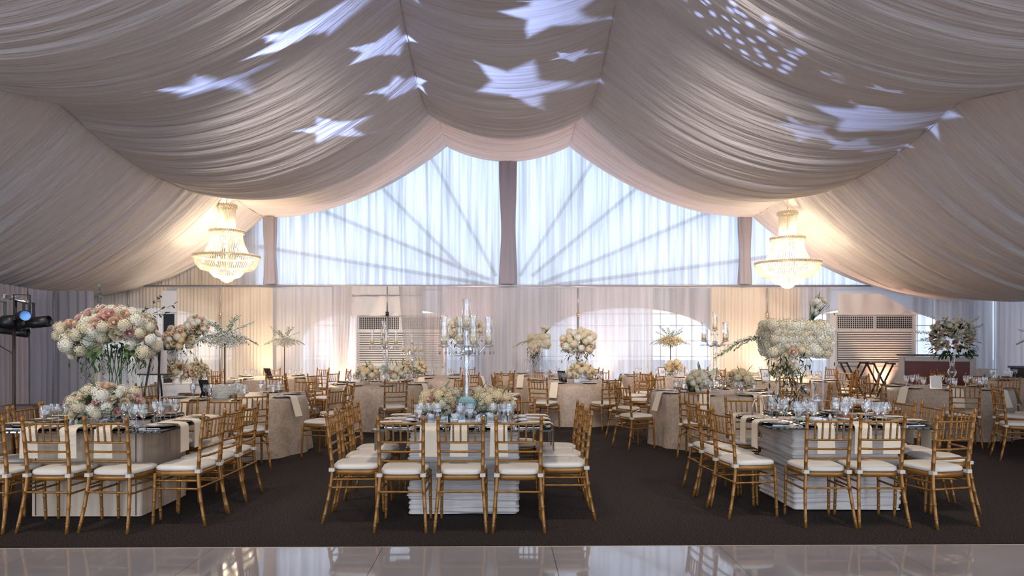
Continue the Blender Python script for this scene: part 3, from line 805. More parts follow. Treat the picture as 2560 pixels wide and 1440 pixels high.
# square hydrangea boxes on clear stands
def hyd_box(X, Y, z0, zb, wx, wy, hz_, label, n, lean, hr, cascade=True, globes=0):
    t = thing('flower_arrangement', label, 'flowers', (X, Y, z0), 0, G_TALL)
    st = MB()
    for sx in (-1, 1):
        for sy in (-1, 1): st.box((sx * wx * .36, sy * wy * .3, (zb - z0) / 2), (.014, .014, zb - z0 - .002))
    st.box((0, 0, .005), (wx * .8, wy * .8, .008)); st.box((0, 0, zb - z0 - .006), (wx * .8, wy * .8, .008))
    obj('clear_stand', st, VASEGLASS, t, smooth=False)
    zc = zb - z0 + hz_ / 2
    obj('floral_foam', MB().box((0, 0, zc), (wx - hr * 1.6, wy - hr * 1.6, hz_ - hr * 1.6)), HYD_I, t, smooth=False)
    nx = max(2, int(round(wx / (hr * 1.12)))); nz = max(2, int(round(hz_ / (hr * 1.12)))); ny = max(2, int(round(wy / (hr * 1.5))))
    spots = []
    for q in range(nz):
        for i in range(nx):                                     # front face, rows offset like packed balls
            spots.append((lerp(-wx / 2 + hr * .7, wx / 2 - hr * .7, (i + .5 * (q % 2)) / (nx - .5)), -wy / 2 + hr * .7, lerp(-hz_ / 2 + hr * .75, hz_ / 2 - hr * .75, q / (nz - 1))))
        for j in range(1, ny):
            for sx in (-1, 1): spots.append((sx * (wx / 2 - hr * .7), lerp(-wy / 2 + hr * .8, wy / 2 - hr * .8, j / (ny - 1)), lerp(-hz_ / 2 + hr * .75, hz_ / 2 - hr * .75, q / (nz - 1))))
    for i in range(nx - 1):
        for j in range(1, ny): spots.append((lerp(-wx / 2 + hr, wx / 2 - hr, i / (nx - 2)), lerp(-wy / 2 + hr * .8, wy / 2 - hr * .8, j / (ny - 1)), hz_ / 2 - hr * .75))
    for x, y, z in spots[:99]:
        j = hr * .28
        obj('hydrangea', HYD[random.choice((0, 0, 1))], None, t, loc=(x + random.uniform(-j, j), y + random.uniform(-j, j) * .6, zc + z + random.uniform(-j, j)), rot=(random.random() * 3, random.random() * 3, 0), scale=hr * random.uniform(.85, 1.2))
    top = MB(); bl = []
    for i in range(int(22 * hr / .075)):
        d = Vector((lean + random.uniform(-.35, .5), random.uniform(-.4, .4), 1)); leaf(top, (wx * .22, 0, zc + hz_ / 2 - .02), d, random.uniform(.5, 1.1) * wx * .55, .03, .12)
    obj('tall_leaf', top, GREEN, t, smooth=False)
    for i in range(9):
        d = Vector((lean + random.uniform(-.3, .4), random.uniform(-.3, .3), 1)).normalized(); r = random.uniform(.15, .45) * wx * .95
        obj('rose', ROS[0] if i % 3 else HYD[1], None, t, loc=(wx * .22 + d.x * r, d.y * r, zc + hz_ / 2 + d.z * r), rot=rot_to(d), scale=hr * .6)
    if cascade:
        m = fern_mesh(320, (wx * .30, wx * .24, wx * .62)); fo = MB().merge(m, Matrix.Translation((-wx * .25, -wy * .55, zb - z0 + .02)))
        obj('fern', fo, DGREEN, t, smooth=False)['kind'] = 'stuff'
        for i in range(15):
            q = i / 14; obj(*(('rose', ROS[random.choice((0, 0, 1))]) if i % 2 else ('hydrangea', HYD[random.choice((0, 1))])), None, t,
                            loc=(-wx * .18 + random.uniform(-.12, .12) * wx - .1 * wx * q, -wy * .6 - random.uniform(0, .05), zb - z0 + hz_ * .28 - q * wx * .42), rot=(1.3, 0, random.uniform(-.6, .6)), scale=hr * random.uniform(.45, .7))
        for k, (a, l) in enumerate(((2.9, .45), (3.3, .55), (2.5, .35))):
            obj('orchid_spray', SPRAY_ORCHID, None, t, loc=(-wx * .42, 0, zc), rot=(0, 0, a), scale=wx * l / .6)
    return t
hb = hyd_box(2.77, 6.58, TB, 1.375, .60, .36, .325, 'large square white hydrangea box high above the right glass table', 60, .35, .060)
hyd_box(at(1347, 15.9), 15.75, RB, 1.38, .46, .42, .30, 'small square cream hydrangea box on the far hydrangea table', 30, .2, .085)
# hanging glass globes under the big box
for k, (px, py, r) in enumerate([(2010, 974, 14), (1992, 1005, 14), (2043, 1001, 14), (2031, 1022, 14), (2005, 1028, 12)]):
    Y = 6.50 + .07 * (k % 3); X = at(px, Y); Z = hz(py, Y); R = r * Y / F
    t = thing('glass_globe', ['topmost hanging glass globe under the hydrangea box', 'second hanging glass globe, left of the cluster', 'second hanging glass globe, right of the cluster', 'lower right hanging glass globe near the goblets', 'lower left hanging glass globe near the goblets'][k], 'glass globe', (X, Y, Z), 0, 'hanging glass globes')
    obj('sphere', MB().ball((0, 0, 0), R, 20, 14), GLASS, t)
    obj('hanging_loop', MB().tube([(0, 0, R - .002), (0, 0, R + .012)], .004, 6), GLASS, t)
    obj('thread', MB().tube([(0, 0, R + .012), (0, 0, 1.41 - Z)], .0008, 4), GLASS, t)
# domed bouquets on tall clear vases
def tower(X, Y, zf, rx, rz, n, label, vase_r=.07, hr=.085, rr=.05, cols=(0, 0, 1), ferns=True, base=RB, rcols=(0, 0, 0, 1), leafm=None):
    t = thing('flower_arrangement', label, 'flowers', (X, Y, base), 0, G_TALL)
    h = zf - base
    obj('vase', MB().lathe([(.0005, .002), (vase_r, .002), (vase_r * .8, .1), (vase_r * .6, h * .5), (vase_r, h * .98), (vase_r * .95, h * .98)], 24), VASEGLASS, t)
    obj('foliage', foliage(50, rx, rx * .8, rz, .1, .035, h + rz * .4, -.7), leafm or GREEN, t, smooth=False)
    blooms(t, n, rx * .92, rx * .75, rz, h + rz * .5, .65, hr, rr, -.75, cols, rcols)
    if ferns:
        obj('fern', MB().merge(fern_mesh(110, (rx * .8, rx * .6, rx * .9)), Matrix.Translation((0, -.04, h + .02))), DGREEN, t, smooth=False)['kind'] = 'stuff'
    return t
tower(at(1163, 14.95), 14.95, hz(838, 14.95), .40, .26, 30, 'wide hydrangea dome on a tall vase behind the central candelabra')
tower(at(1447, 13.2), 13.2, hz(872, 13.2), .33, .24, 30, 'wide hydrangea dome on a tall vase on the middle round table')
low_bouquet((at(1452, 12.75), 12.75, RB), .24, .18, .16, 20, 'low cream bouquet at the front of the middle round table', G_LOW, .7, .075, .045, 'box', (0, 2), (0, 1), 9)
# trumpet vase bouquet
t = thing('flower_arrangement', 'airy white and peach bouquet in a tall trumpet vase before the bar', 'flowers', (at(2380, 11.1), 11.1, RB), 0, G_TALL)
obj('vase', MB().lathe([(.0005, .002), (.085, .002), (.06, .012), (.03, .06), (.022, .16), (.030, .19), (.058, .225), (.066, .26), (.058, .295), (.030, .33), (.032, .40), (.045, .52), (.075, .63), (.072, .63)], 24), VASEGLASS, t)
obj('foliage', foliage(260, .36, .30, .31, .085, .04, .86, -.75), DGREEN, t, smooth=False)
blooms(t, 52, .31, .25, .27, .86, .25, .055, .042, -.75, (0, 1), (0, 0, 1, 0))
for k in range(12):
    a = k * .55; obj('spray', SPRAY_UP, None, t, loc=(0, 0, .8), rot=(0, -.2 - .25 * (k % 4), a), scale=.42 + .05 * (k % 3))
# palm-shaped baby's breath sprays on black stems
def palm_spray(X, Y, zc, R, label, orchid=False, base=RB):
    t = thing('flower_arrangement', label, 'flowers', (X, Y, base), 0, G_TALL)
    obj('pole', MB().tube([(0, 0, .006), (0, 0, zc - base)], .009, 6), STEMM if not orchid else BLACK, t)
    obj('foot_plate', MB().lathe([(.0005, .0), (.08, .0), (.08, .006), (.0005, .006)], 20), BLACK, t)
    cl_ = MB()
    for i in range(1100):
        d = Vector((random.gauss(0, 1), random.gauss(0, 1), random.gauss(0, 1))).normalized(); q = R * random.uniform(.15, 1) ** .8 * .72
        p = Vector((d.x * q, d.y * q * .8, zc - base + .05 + d.z * q * .5)); cl_.octa(p, random.uniform(.006, .012) * (1 if not orchid else 1.3))
    o = obj('bloom_cloud', cl_, BREATH if not orchid else HYD_Y, t, smooth=False); o['kind'] = 'stuff'
    for k in range(11):
        a = k * 2 * PI / 11 + .2
        obj('spray', SPRAY_DN if k % 2 else SPRAY_ORCHID, None, t, loc=(0, 0, zc - base + .06), rot=(0, -.25 if k % 2 else -.1, a), scale=R * random.uniform(.95, 1.1))
    for k in range(6):
        a = k * 2 * PI / 6 + .5
        obj('spray', SPRAY_UP, None, t, loc=(0, 0, zc - base + .06), rot=(0, -.75 - .25 * (k % 2), a), scale=R * random.uniform(.9, 1.1))
palm_spray(at(562, 9.7), 9.7, hz(855, 9.7), .43, "large palm-shaped baby's breath spray on the nearer left table")
palm_spray(at(711, 14.45), 14.45, hz(858, 14.45), .40, "smaller palm-shaped baby's breath spray on the far left table")
palm_spray(at(1676, 15.3), 15.3, hz(858, 15.3), .40, 'pale orchid spray on a black stem on the far orchid table', True)
palm_spray(at(2604, 13.9), 13.9, hz(858, 13.9), .42, 'pale orchid spray cut off by the right edge of the picture', True)
# low baby's breath domes
def breath_dome(X, Y, rx, rz, label):
    t = thing('flower_arrangement', label, 'flowers', (X, Y, RB), 0, G_LOW)
    obj('dish', MB().lathe([(.0005, .0), (rx * .6, .0), (rx * .7, .05), (rx * .65, .05)], 20), VASEGLASS, t)
    m = MB(); m.ball((0, 0, .05), rx * .74, 14, 8, rz / rx)
    for i in range(1600):
        d = Vector((random.gauss(0, 1), random.gauss(0, 1), abs(random.gauss(0, 1)))).normalized()
        m.octa((d.x * rx * random.uniform(.8, 1), d.y * rx * random.uniform(.8, 1), .04 + d.z * rz * random.uniform(.85, 1.05)), random.uniform(.004, .008))
    o = obj('bloom_cloud', m, BREATH, t, smooth=False); o['kind'] = 'stuff'
breath_dome(at(552, 9.15), 9.15, .16, .14, "left low baby's breath dome in front of the palm spray")
breath_dome(at(592, 9.35), 9.35, .155, .14, "right low baby's breath dome in front of the palm spray")
# other low bouquets on round tables
for px, Y, rx, n, lb, lead, cols in [
    (918, 12.3, .20, 13, 'low beige bouquet left of the glass globe candelabra', 4, (0, 2)), (992, 12.4, .23, 15, 'low white bouquet right of the glass globe candelabra', 5, (0, 1)),
    (1012, 14.6, .12, 9, 'low cream bouquet left of the far candelabra', 5, (0, 2)), (1050, 14.65, .11, 8, 'low cream bouquet right of the far candelabra', 5, (0, 2)),
    (1750, 9.98, .19, 14, 'low white bouquet left of the right candelabra', 3, (0, 1)), (1848, 10.02, .18, 13, 'low beige bouquet right of the right candelabra', 3, (0, 0, 2)),
    (1952, 13.35, .20, 12, 'low cream bouquet right of the number 26 card', 3, (0, 2)), (1685, 14.95, .18, 10, 'low yellow cream bouquet beneath the orchid spray', 0, (2,))]:
    low_bouquet((at(px, Y), Y, RB), rx, rx * .75, .15, n, lb, G_LOW, .75, .075, .045, 'glass', cols, (0, 1), lead)
# welcome table with four round bouquets
WT = (-5.78, 12.0)
mb = MB(); mb.lathe([(.0005, .78), (.46, .78), (.462, .77), (.47, .4), (.49, .01)], 48)
tag(obj('tablecloth', mb, LINENW, loc=(WT[0], WT[1], 0)), 'plain white cloth on the small table left carrying four round bouquets', 'tablecloth')
for px, Y, lb in [(443, 11.75, 'low cream rose bouquet with tall stems, left on the white-clothed table'), (492, 11.8, 'low cream rose bouquet with tall stems, right on the white-clothed table')]:
    low_bouquet((at(px, Y), Y, .781), .20 if px < 460 else .17, .16, .16, 16, lb, G_LOW, .25, .07, .055, 'white', (0, 2), (0, 0, 0, 1), 14, .12)
tower(at(448, 12.22), 12.22, hz(858, 12.22), .25, .19, 30, 'raised round cream rose bouquet, lower of the two tall ones', .05, .075, .055, (1, 2), True, .781, (0, 0, 1), GREEN)
tower(at(492, 12.3), 12.3, hz(826, 12.3), .19, .16, 24, 'raised round cream rose bouquet, higher of the two tall ones', .05, .075, .05, (1, 1), True, .781, (0, 0, 1), GREEN)

# ------------------------------------------------------------------ crystal candelabra
def candelabra(X, Y, z0, top, label, scale=1.0, base='block', rz=.0):
    t = thing('candelabra', label, 'candelabra', (X, Y, z0), rz, 'crystal candelabra'); H = top - z0; s = scale
    bh = .15 * s
    if base == 'block': obj('glass_block', MB().box((0, 0, bh / 2 + .001), (.17 * s, .17 * s, bh)), VASEGLASS, t, smooth=False)
    else: obj('glass_bowl', MB().ball((0, 0, .135 * s), .132 * s, 24, 14), VASEGLASS, t); bh = .265 * s
    if base == 'block':
        b = MB()
        for k, w in enumerate((.22, .185, .15, .11)): b.box((0, 0, bh + .011 * s + k * .02 * s), (w * s, w * s, .0195 * s))
    else: b = MB().lathe([(.0005, bh), (.11 * s, bh), (.10 * s, bh + .03 * s), (.06 * s, bh + .06 * s), (.03 * s, bh + .09 * s)], 20)
    obj('base', b, AQUA, t, smooth=False)
    zb = bh + .08 * s; hub = H - .50 * s
    obj('column', MB().lathe([(.026 * s, zb), (.026 * s, zb + (hub - zb) * .45), (.018 * s, zb + (hub - zb) * .5), (.024 * s, zb + (hub - zb) * .55), (.030 * s, hub - .06 * s), (.018 * s, hub - .03 * s), (.04 * s, hub), (.02 * s, hub + .04 * s)], 8), CRYSTAL, t)
    hm = MB().ball((0, 0, hub), .045 * s, 10, 6)
    for k in range(14): a = k * .45; hm.octa((.06 * s * math.cos(a), .06 * s * math.sin(a), hub - .02 * s - .012 * s * (k % 3)), .011 * s)
    obj('hub', hm, CRYSTAL, t, smooth=False)
    cups = [((0, 0, hub + .20 * s), True)]
    obj('centre_stem', MB().lathe([(.012 * s, hub), (.022 * s, hub + .06 * s), (.012 * s, hub + .1 * s), (.022 * s, hub + .15 * s), (.012 * s, hub + .2 * s)], 8), CRYSTAL, t)
    for k in range(4):
        a = k * PI / 2 + .35; R = .215 * s; pts = []
        for i in range(11):
            q = i / 10; r = R * q; z = hub - .05 * s * math.sin(q * PI * 1.25) + .045 * s * q * q; pts.append((r * math.cos(a), r * math.sin(a), z))
        obj('arm', MB().tube(pts, [.012 * s] * 11, 7), CRYSTAL, t)
        cups.append(((R * math.cos(a), R * math.sin(a), hub + .04 * s), False))
    for (x, y, z), ctr in cups:
        obj('bobeche', MB().lathe([(.008 * s, z - .02 * s), (.05 * s, z), (.055 * s, z + .008 * s), (.02 * s, z + .012 * s)], 16, (x, y, 0)), CRYSTAL, t)
        obj('candle', MB().lathe([(.0005, z + .014 * s), (.028 * s, z + .014 * s), (.028 * s, z + .105 * s), (.0005, z + .10 * s)], 16, (x, y, 0)), CANDLE, t)
        obj('hurricane_shade', MB().lathe([(.036 * s, z + .012 * s), (.046 * s, z + .06 * s), (.043 * s, z + .14 * s), (.034 * s, z + .20 * s), (.044 * s, z + .275 * s)], 20, (x, y, 0)), GLASS, t)
        dr = MB()
        for i in range(5):
            b = 2 * PI * i / 5; dr.octa((x + .048 * s * math.cos(b), y + .048 * s * math.sin(b), z - .03 * s), .006 * s).octa((x + .048 * s * math.cos(b), y + .048 * s * math.sin(b), z - .065 * s), .012 * s, .02 * s)
        obj('crystal_drop', dr, CRYSTAL, t, smooth=False)
    return t
candelabra(-.385, 6.35, TB, hz(741, 6.35), 'tall five-candle crystal candelabra on the centre glass table', 1.0, 'block')
candelabra(at(960, 12.2), 12.2, RB, hz(798, 12.2), 'crystal candelabra on a glass globe before the left air conditioner', .98, 'globe')
candelabra(at(1030, 14.75), 14.75, RB, hz(828, 14.75), 'far smaller crystal candelabra before the left air conditioner', .95, 'globe', .1)
candelabra(at(1787, 10.2), 10.2, RB, hz(775, 10.2), 'crystal candelabra on a glass globe on the right round table', 1.0, 'globe', .1)

# ------------------------------------------------------------------ little table things
def frame(X, Y, z, rz, label, text=None, dark=True, h=.21, w=.15, lean=.3):
    t = thing('table_number_frame', label, 'frame', (X, Y, z), rz, 'table number frames')
    M = Matrix.Translation((0, 0, .008)) @ Matrix.Rotation(-lean, 4, 'X')
    T = lambda mb: MB().merge(mb, M)
    obj('frame_border', T(MB().box((-w / 2, 0, h / 2), (.014, .012, h)).box((w / 2, 0, h / 2), (.014, .012, h)).box((0, 0, .007), (w, .012, .014)).box((0, 0, h - .007), (w, .012, .014))), BLACK if dark else SILVER, t, smooth=False)
    obj('card', T(MB().box((0, -.001, h / 2), (w - .012, .006, h - .02))), BLACKM if dark else PLATE, t, smooth=False)
    obj('easel_leg', MB().box((0, .078, h * .35), (.03, .006, h * .7), Matrix.Rotation(.32, 3, 'X')), BLACK, t, smooth=False)
    if text:
        cu = bpy.data.curves.new('number', 'FONT'); cu.body = text; cu.size = .105; cu.shear = .35; cu.align_x = 'CENTER'; cu.align_y = 'CENTER'; cu.extrude = .0004
        cu.materials.append(mat('blue ink', (.10, .14, .30), .6))
        tmp = bpy.data.objects.new('number_text', cu); C.objects.link(tmp); dg = bpy.context.evaluated_depsgraph_get(); me = bpy.data.meshes.new_from_object(tmp.evaluated_get(dg)); bpy.data.objects.remove(tmp)
        o = bpy.data.objects.new('number', me); o.matrix_local = M @ Matrix.Translation((0, -.0052, h * .5)) @ Matrix.Rotation(PI / 2, 4, 'X'); link(o, t)
frame(at(1915, 12.95), 12.95, RB, .1, 'white table card reading 26 in blue', '26', False, .24, .155)
frame(at(1656, 14.75), 14.75, RB, .2, 'pale table card on the far orchid table', '16', False, .21, .15)
frame(at(2340, 10.85), 10.85, RB, -.5, 'pale table card left of the trumpet vase', None, False, .21, .15)
frame(at(519, 9.3), 9.3, RB, 2.6, "black frame seen from behind, left of the baby's breath domes", None, True, .24, .18)
frame(at(674, 14.0), 14.0, RB, 2.6, 'black frame seen from behind on the far left table', None, True, .22, .16)
frame(at(1408, 12.7), 12.7, RB, 2.4, 'black frame seen from behind on the middle round table', None, True, .22, .16)
frame(at(1731, 10.0), 10.0, RB, 1.9, 'black frame edge-on left of the right candelabra', None, True, .20, .15)
# salt, pepper, votives, bread dish, tall tumblers, card
def shaker(X, Y, label):
    t = thing('shaker', label, 'shaker', (X, Y, TB), 0, 'salt and pepper shakers')
    obj('body', MB().lathe([(.0005, 0), (.017, 0), (.015, .045), (.010, .055)], 14), PLATE, t); obj('lid', MB().lathe([(.0105, .055), (.009, .066), (.0005, .07)], 14), SILVER, t)
shaker(-3.84, 6.0, 'white salt shaker, left of the pair on the left glass table'); shaker(-3.785, 5.99, 'white salt shaker, right of the pair on the left glass table')
shaker(3.0, 6.36, 'white shaker beside the bread dish on the right glass table'); shaker(-.26, 6.13, 'white shaker in front of the central candelabra')
t = thing('bread_dish', 'white dish of reddish brown breadsticks on the right glass table', 'dish', (3.17, 6.40, TB), 0)
obj('dish', MB().lathe([(.0005, .004), (.075, .004), (.105, .035), (.100, .035), (.07, .010), (.0005, .010)], 28), PLATE, t)
bm_ = mat('crusty bread', (.28, .07, .03), .7)
for k in range(7): obj('breadstick', MB().tube([(-.07 + .01 * (k % 3), -.045 + .015 * k, .028 + .008 * (k % 2)), (.0, -.04 + .014 * k, .036 + .006 * (k % 2)), (.07, -.05 + .016 * k, .028 + .007 * (k % 3))], .009, 7), bm_, t)
t = thing('bowl', 'pale green bowl on the right glass table behind the front goblets', 'bowl', (2.73, 6.34, TB), 0)
obj('bowl_body', MB().lathe([(.0005, .004), (.06, .004), (.10, .03), (.097, .03), (.055, .009), (.0005, .009)], 28), mat('pale green china', (.45, .52, .44), .2), t)
for x, y, lb in [(-.62, 6.02, 'tall iced glass at the left front of the centre glass table'), (-.035, 6.03, 'tall iced glass at the right front of the centre glass table')]:
    put('tumbler', b_tumbler, (x, y, TB), 0, lb, 'tall iced glasses')
def votive(X, Y, z, label):
    t = thing('votive', label, 'candle holder', (X, Y, z), 0, 'small votive holders')
    obj('holder', MB().lathe([(.0005, .002), (.03, .002), (.036, .07), (.033, .07)], 18), VASEGLASS, t); obj('candle', MB().lathe([(.0005, .006), (.024, .006), (.024, .035), (.0005, .035)], 14), CANDLE, t)
for X, Y, z, lb in [(-.47, 6.11, TB, 'small votive left of the central candelabra base'), (-.22, 6.22, TB, 'small votive right of the central candelabra base'), (at(1845, 9.7), 9.7, RB, 'glowing amber votive in front of the right candelabra flowers'), (at(838, 11.9), 11.9, RB, 'glass votive at the left of the glass globe table')]:
    votive(X, Y, z, lb)
t = thing('lantern', 'gold wire lantern arch at the back of the right glass table', 'lantern', (2.44, 6.66, TB), .3)
obj('arch', MB().tube([(-.07, 0, .002), (-.06, 0, .13), (-.03, 0, .19), (.03, 0, .19), (.06, 0, .13), (.07, 0, .002)], .006, 6), GOLDRIM, t)
obj('ring', MB().ring((0, 0, .006), .075, .006, 20, 6), GOLDRIM, t)

# ------------------------------------------------------------------ chandeliers
BEAD = bpy.data.materials.new('crystal beads'); BEAD.use_nodes = True
_nt = BEAD.node_tree; _nt.nodes.remove(_nt.nodes['Principled BSDF'])
_a = N(BEAD, 'ShaderNodeBsdfTranslucent'); _a.inputs['Color'].default_value = (1, .97, .90, 1)
_b = N(BEAD, 'ShaderNodeBsdfGlossy'); _b.inputs['Color'].default_value = (1, .95, .85, 1); _b.inputs['Roughness'].default_value = .12
_c = N(BEAD, 'ShaderNodeBsdfTransparent')
_m = N(BEAD, 'ShaderNodeMixShader'); _m.inputs['Fac'].default_value = .35; _m2 = N(BEAD, 'ShaderNodeMixShader'); _m2.inputs['Fac'].default_value = .25
L(BEAD, _a.outputs[0], _m.inputs[1]); L(BEAD, _b.outputs[0], _m.inputs[2]); L(BEAD, _m.outputs[0], _m2.inputs[1]); L(BEAD, _c.outputs[0], _m2.inputs[2])
L(BEAD, _m2.outputs[0], _nt.nodes['Material Output'].inputs['Surface'])
BRASS = mat('pale brass band', (.86, .74, .54), .3, .4)
BULB = emit('lit bulb', (1, .82, .56), 22)
def strands(prof, n, nb, r):
    """n vertical bead strings following prof (list of (radius, z))"""
    mb = MB(); ln = [0]
    for (a, b), (c, d) in zip(prof, prof[1:]): ln.append(ln[-1] + math.hypot(c - a, d - b))
    for k in range(n):
        an = 2 * PI * k / n
        for i in range(nb):
            s = ln[-1] * (i + .5) / nb; q = 0
            while q < len(ln) - 2 and s > ln[q + 1]: q += 1
            t = (s - ln[q]) / (ln[q + 1] - ln[q]); rr = lerp(prof[q][0], prof[q + 1][0], t); z = lerp(prof[q][1], prof[q + 1][1], t)
            mb.octa((rr * math.cos(an), rr * math.sin(an), z), r)
    return mb
def chandelier(X, Y, ztop, zbot, zc, label):
    H = ztop - zbot; t = thing('chandelier', label, 'chandelier', (X, Y, zbot), 0, 'crystal basket chandeliers'); S = H / 1.87
    z = lambda v: v * H
    bands = [(.205 * S, .925, .03), (.36 * S, .615, .034), (.70 * S, .315, .036)]
    for R, zz, r in bands: obj('band', MB().lathe([(R - .012, z(zz) - .028 * S), (R + .006, z(zz) - .02 * S), (R + .008, z(zz)), (R + .006, z(zz) + .02 * S), (R - .012, z(zz) + .028 * S), (R - .02, z(zz))], 48), BRASS, t)
    for R, zz, r in bands:
        tw = MB(); n = int(R * 150)
        for k in range(n):
            a = 2 * PI * k / n; tw.octa(((R + .012) * math.cos(a), (R + .012) * math.sin(a), z(zz) + .024 * S), .018 * S, .026 * S); tw.octa(((R + .012) * math.cos(a + PI / n), (R + .012) * math.sin(a + PI / n), z(zz) - .024 * S), .018 * S, .026 * S)
        obj('bead_garland', tw, BEAD, t, smooth=False)
    obj('upper_strand', strands([(.19 * S, z(.91)), (.175 * S, z(.80)), (.19 * S, z(.64))], 42, 40, .0105 * S), BEAD, t, smooth=False)
    obj('middle_strand', strands([(.335 * S, z(.60)), (.33 * S, z(.56)), (.37 * S, z(.47)), (.48 * S, z(.35)), (.52 * S, z(.325))], 62, 42, .0115 * S), BEAD, t, smooth=False)
    obj('lower_strand', strands([(.68 * S, z(.29)), (.655 * S, z(.23)), (.56 * S, z(.165)), (.42 * S, z(.145)), (.36 * S, z(.14))], 84, 30, .012 * S), BEAD, t, smooth=False)
    obj('basket_strand', strands([(.37 * S, z(.165)), (.35 * S, z(.12)), (.27 * S, z(.075)), (.14 * S, z(.055))], 54, 20, .012 * S), BEAD, t, smooth=False)
    obj('finial', strands([(.15 * S, z(.055)), (.12 * S, z(.035)), (.06 * S, z(.018)), (.02 * S, z(.004))], 24, 10, .012 * S), BEAD, t, smooth=False)
    obj('centre_rod', MB().tube([(0, 0, z(.1)), (0, 0, H)], .014, 8), BRASS, t)
    ch = MB(); k = 0; zz = H; Lc = zc - ztop
    while zz < H + Lc - .02:
        for i in range(10): pass
        M = Matrix.Translation((0, 0, zz + .03)) @ Matrix.Rotation(PI / 2 * (k % 2), 4, 'Z') @ Matrix.Rotation(PI / 2, 4, 'X')
        ch.merge(MB().ring((0, 0, 0), .022, .005, 10, 5), M); zz += .04; k += 1
    obj('chain', ch, BRASS, t)
    for R, zz, n in ((.10 * S, .70, 3), (.24 * S, .52, 5), (.30 * S, .42, 5), (.52 * S, .27, 8), (.22 * S, .17, 4)):
        for k in range(n):
            a = 2 * PI * k / n + zz * 9
            obj('bulb', BULBM, None, t, loc=(R * math.cos(a), R * math.sin(a), z(zz)), scale=S)
    return t
BULBM = MB().ball((0, 0, 0), .024, 10, 7, 1.5).mesh('bulb', BULB)
YCH = 15.4
chL = (at(567, YCH), YCH); chR = (at(1969, YCH), YCH)
chandelier(chL[0], chL[1], hz(500, YCH), hz(708, YCH), zliner(*chL), 'lit crystal basket chandelier hanging at the left')
chandelier(chR[0], chR[1], hz(518, YCH), hz(724, YCH), zliner(*chR), 'lit crystal basket chandelier hanging at the right, slightly lower')

# ------------------------------------------------------------------ air conditioners
def air_con(x0, x1, yf, ztop, label, cols):
    wd = x1 - x0; t = thing('air_conditioner', label, 'air conditioner', ((x0 + x1) / 2, yf, 0), 0, 'tent air conditioners')
    dp = .42; h = wd / 2
    obj('housing', MB().box((0, dp / 2 + .02, ztop / 2), (wd, dp, ztop - .01)), ACW, t, smooth=False)
    fr = .045
    obj('side_rail', MB().box((-h + fr / 2, -.006, ztop * .66), (fr, .05, ztop * .66)).box((h - fr / 2, -.006, ztop * .66), (fr, .05, ztop * .66)), ACW, t, smooth=False)
    obj('top_rail', MB().box((0, 0, ztop - .035), (wd, .05, .07)), ACW, t, smooth=False)
    zg1, zg0 = ztop - .10, ztop - .40
    for gx0, gx1 in ((-h + .08, -.04), (.04, h - .08)):
        obj('vent_recess', MB().box(((gx0 + gx1) / 2, .016, (zg0 + zg1) / 2), (gx1 - gx0, .01, zg1 - zg0)), ACD, t, smooth=False)
        g = MB(); n = int((gx1 - gx0) / .045)
        for i in range(n + 1): g.box((lerp(gx0, gx1, i / n), .002, (zg0 + zg1) / 2), (.010, .008, zg1 - zg0))
        for j in range(7): g.box(((gx0 + gx1) / 2, .004, lerp(zg0, zg1, j / 6)), (gx1 - gx0, .006, .008))
        obj('vent_grille', g, ACW, t, smooth=False)
    zl1, zl0 = zg0 - .10, zg0 - .84
    obj('louver_recess', MB().box((0, .017, (zl0 + zl1) / 2), (wd - .17, .008, zl1 - zl0)), mat('louver shadow gap', (.10, .095, .09), .7), t, smooth=False)
    lv = MB(); n = 13
    for i in range(n):
        z = lerp(zl0 + .03, zl1 - .03, i / (n - 1)); lv.box((0, -.002, z), (wd - .17, .036, .009), Matrix.Rotation(-.95, 3, 'X'))
        lv.box((0, -.010, z - .008), (wd - .17, .004, .026))
    obj('louver_panel', lv, ACW, t, smooth=False)
    obj('mid_rail', MB().box((0, 0, (zg0 + zl1) / 2), (wd - .08, .04, .07)), ACW, t, smooth=False)
    obj('bottom_rail', MB().box((0, 0, zl0 - .055), (wd, .05, .08)), ACW, t, smooth=False)
    obj('kick_panel', MB().box((-wd * .26, .005, (zl0 - .12) / 2), (wd * .46, .02, zl0 - .14)).box((wd * .24, .005, (zl0 - .12) / 2), (wd * .50, .02, zl0 - .14)), ACW, t, smooth=False)
    sc_ = MB()
    for i in range(7): sc_.ball((lerp(-h + .1, h - .1, i / 6), -.027, zl0 - .055), .008, 6, 4); sc_.ball((lerp(-h + .1, h - .1, i / 6), -.022, (zg0 + zl1) / 2), .008, 6, 4)
    obj('screw', sc_, ACD, t)
YA = 17.1
air_con(at(890, YA), at(1113, YA), YA, hz(783, YA), 'white slatted tent air conditioner left of centre behind sheer curtains', 0)
air_con(at(2086, YA), at(2288, YA), YA, hz(781, YA), 'white slatted tent air conditioner at right behind the tray stands', 1)

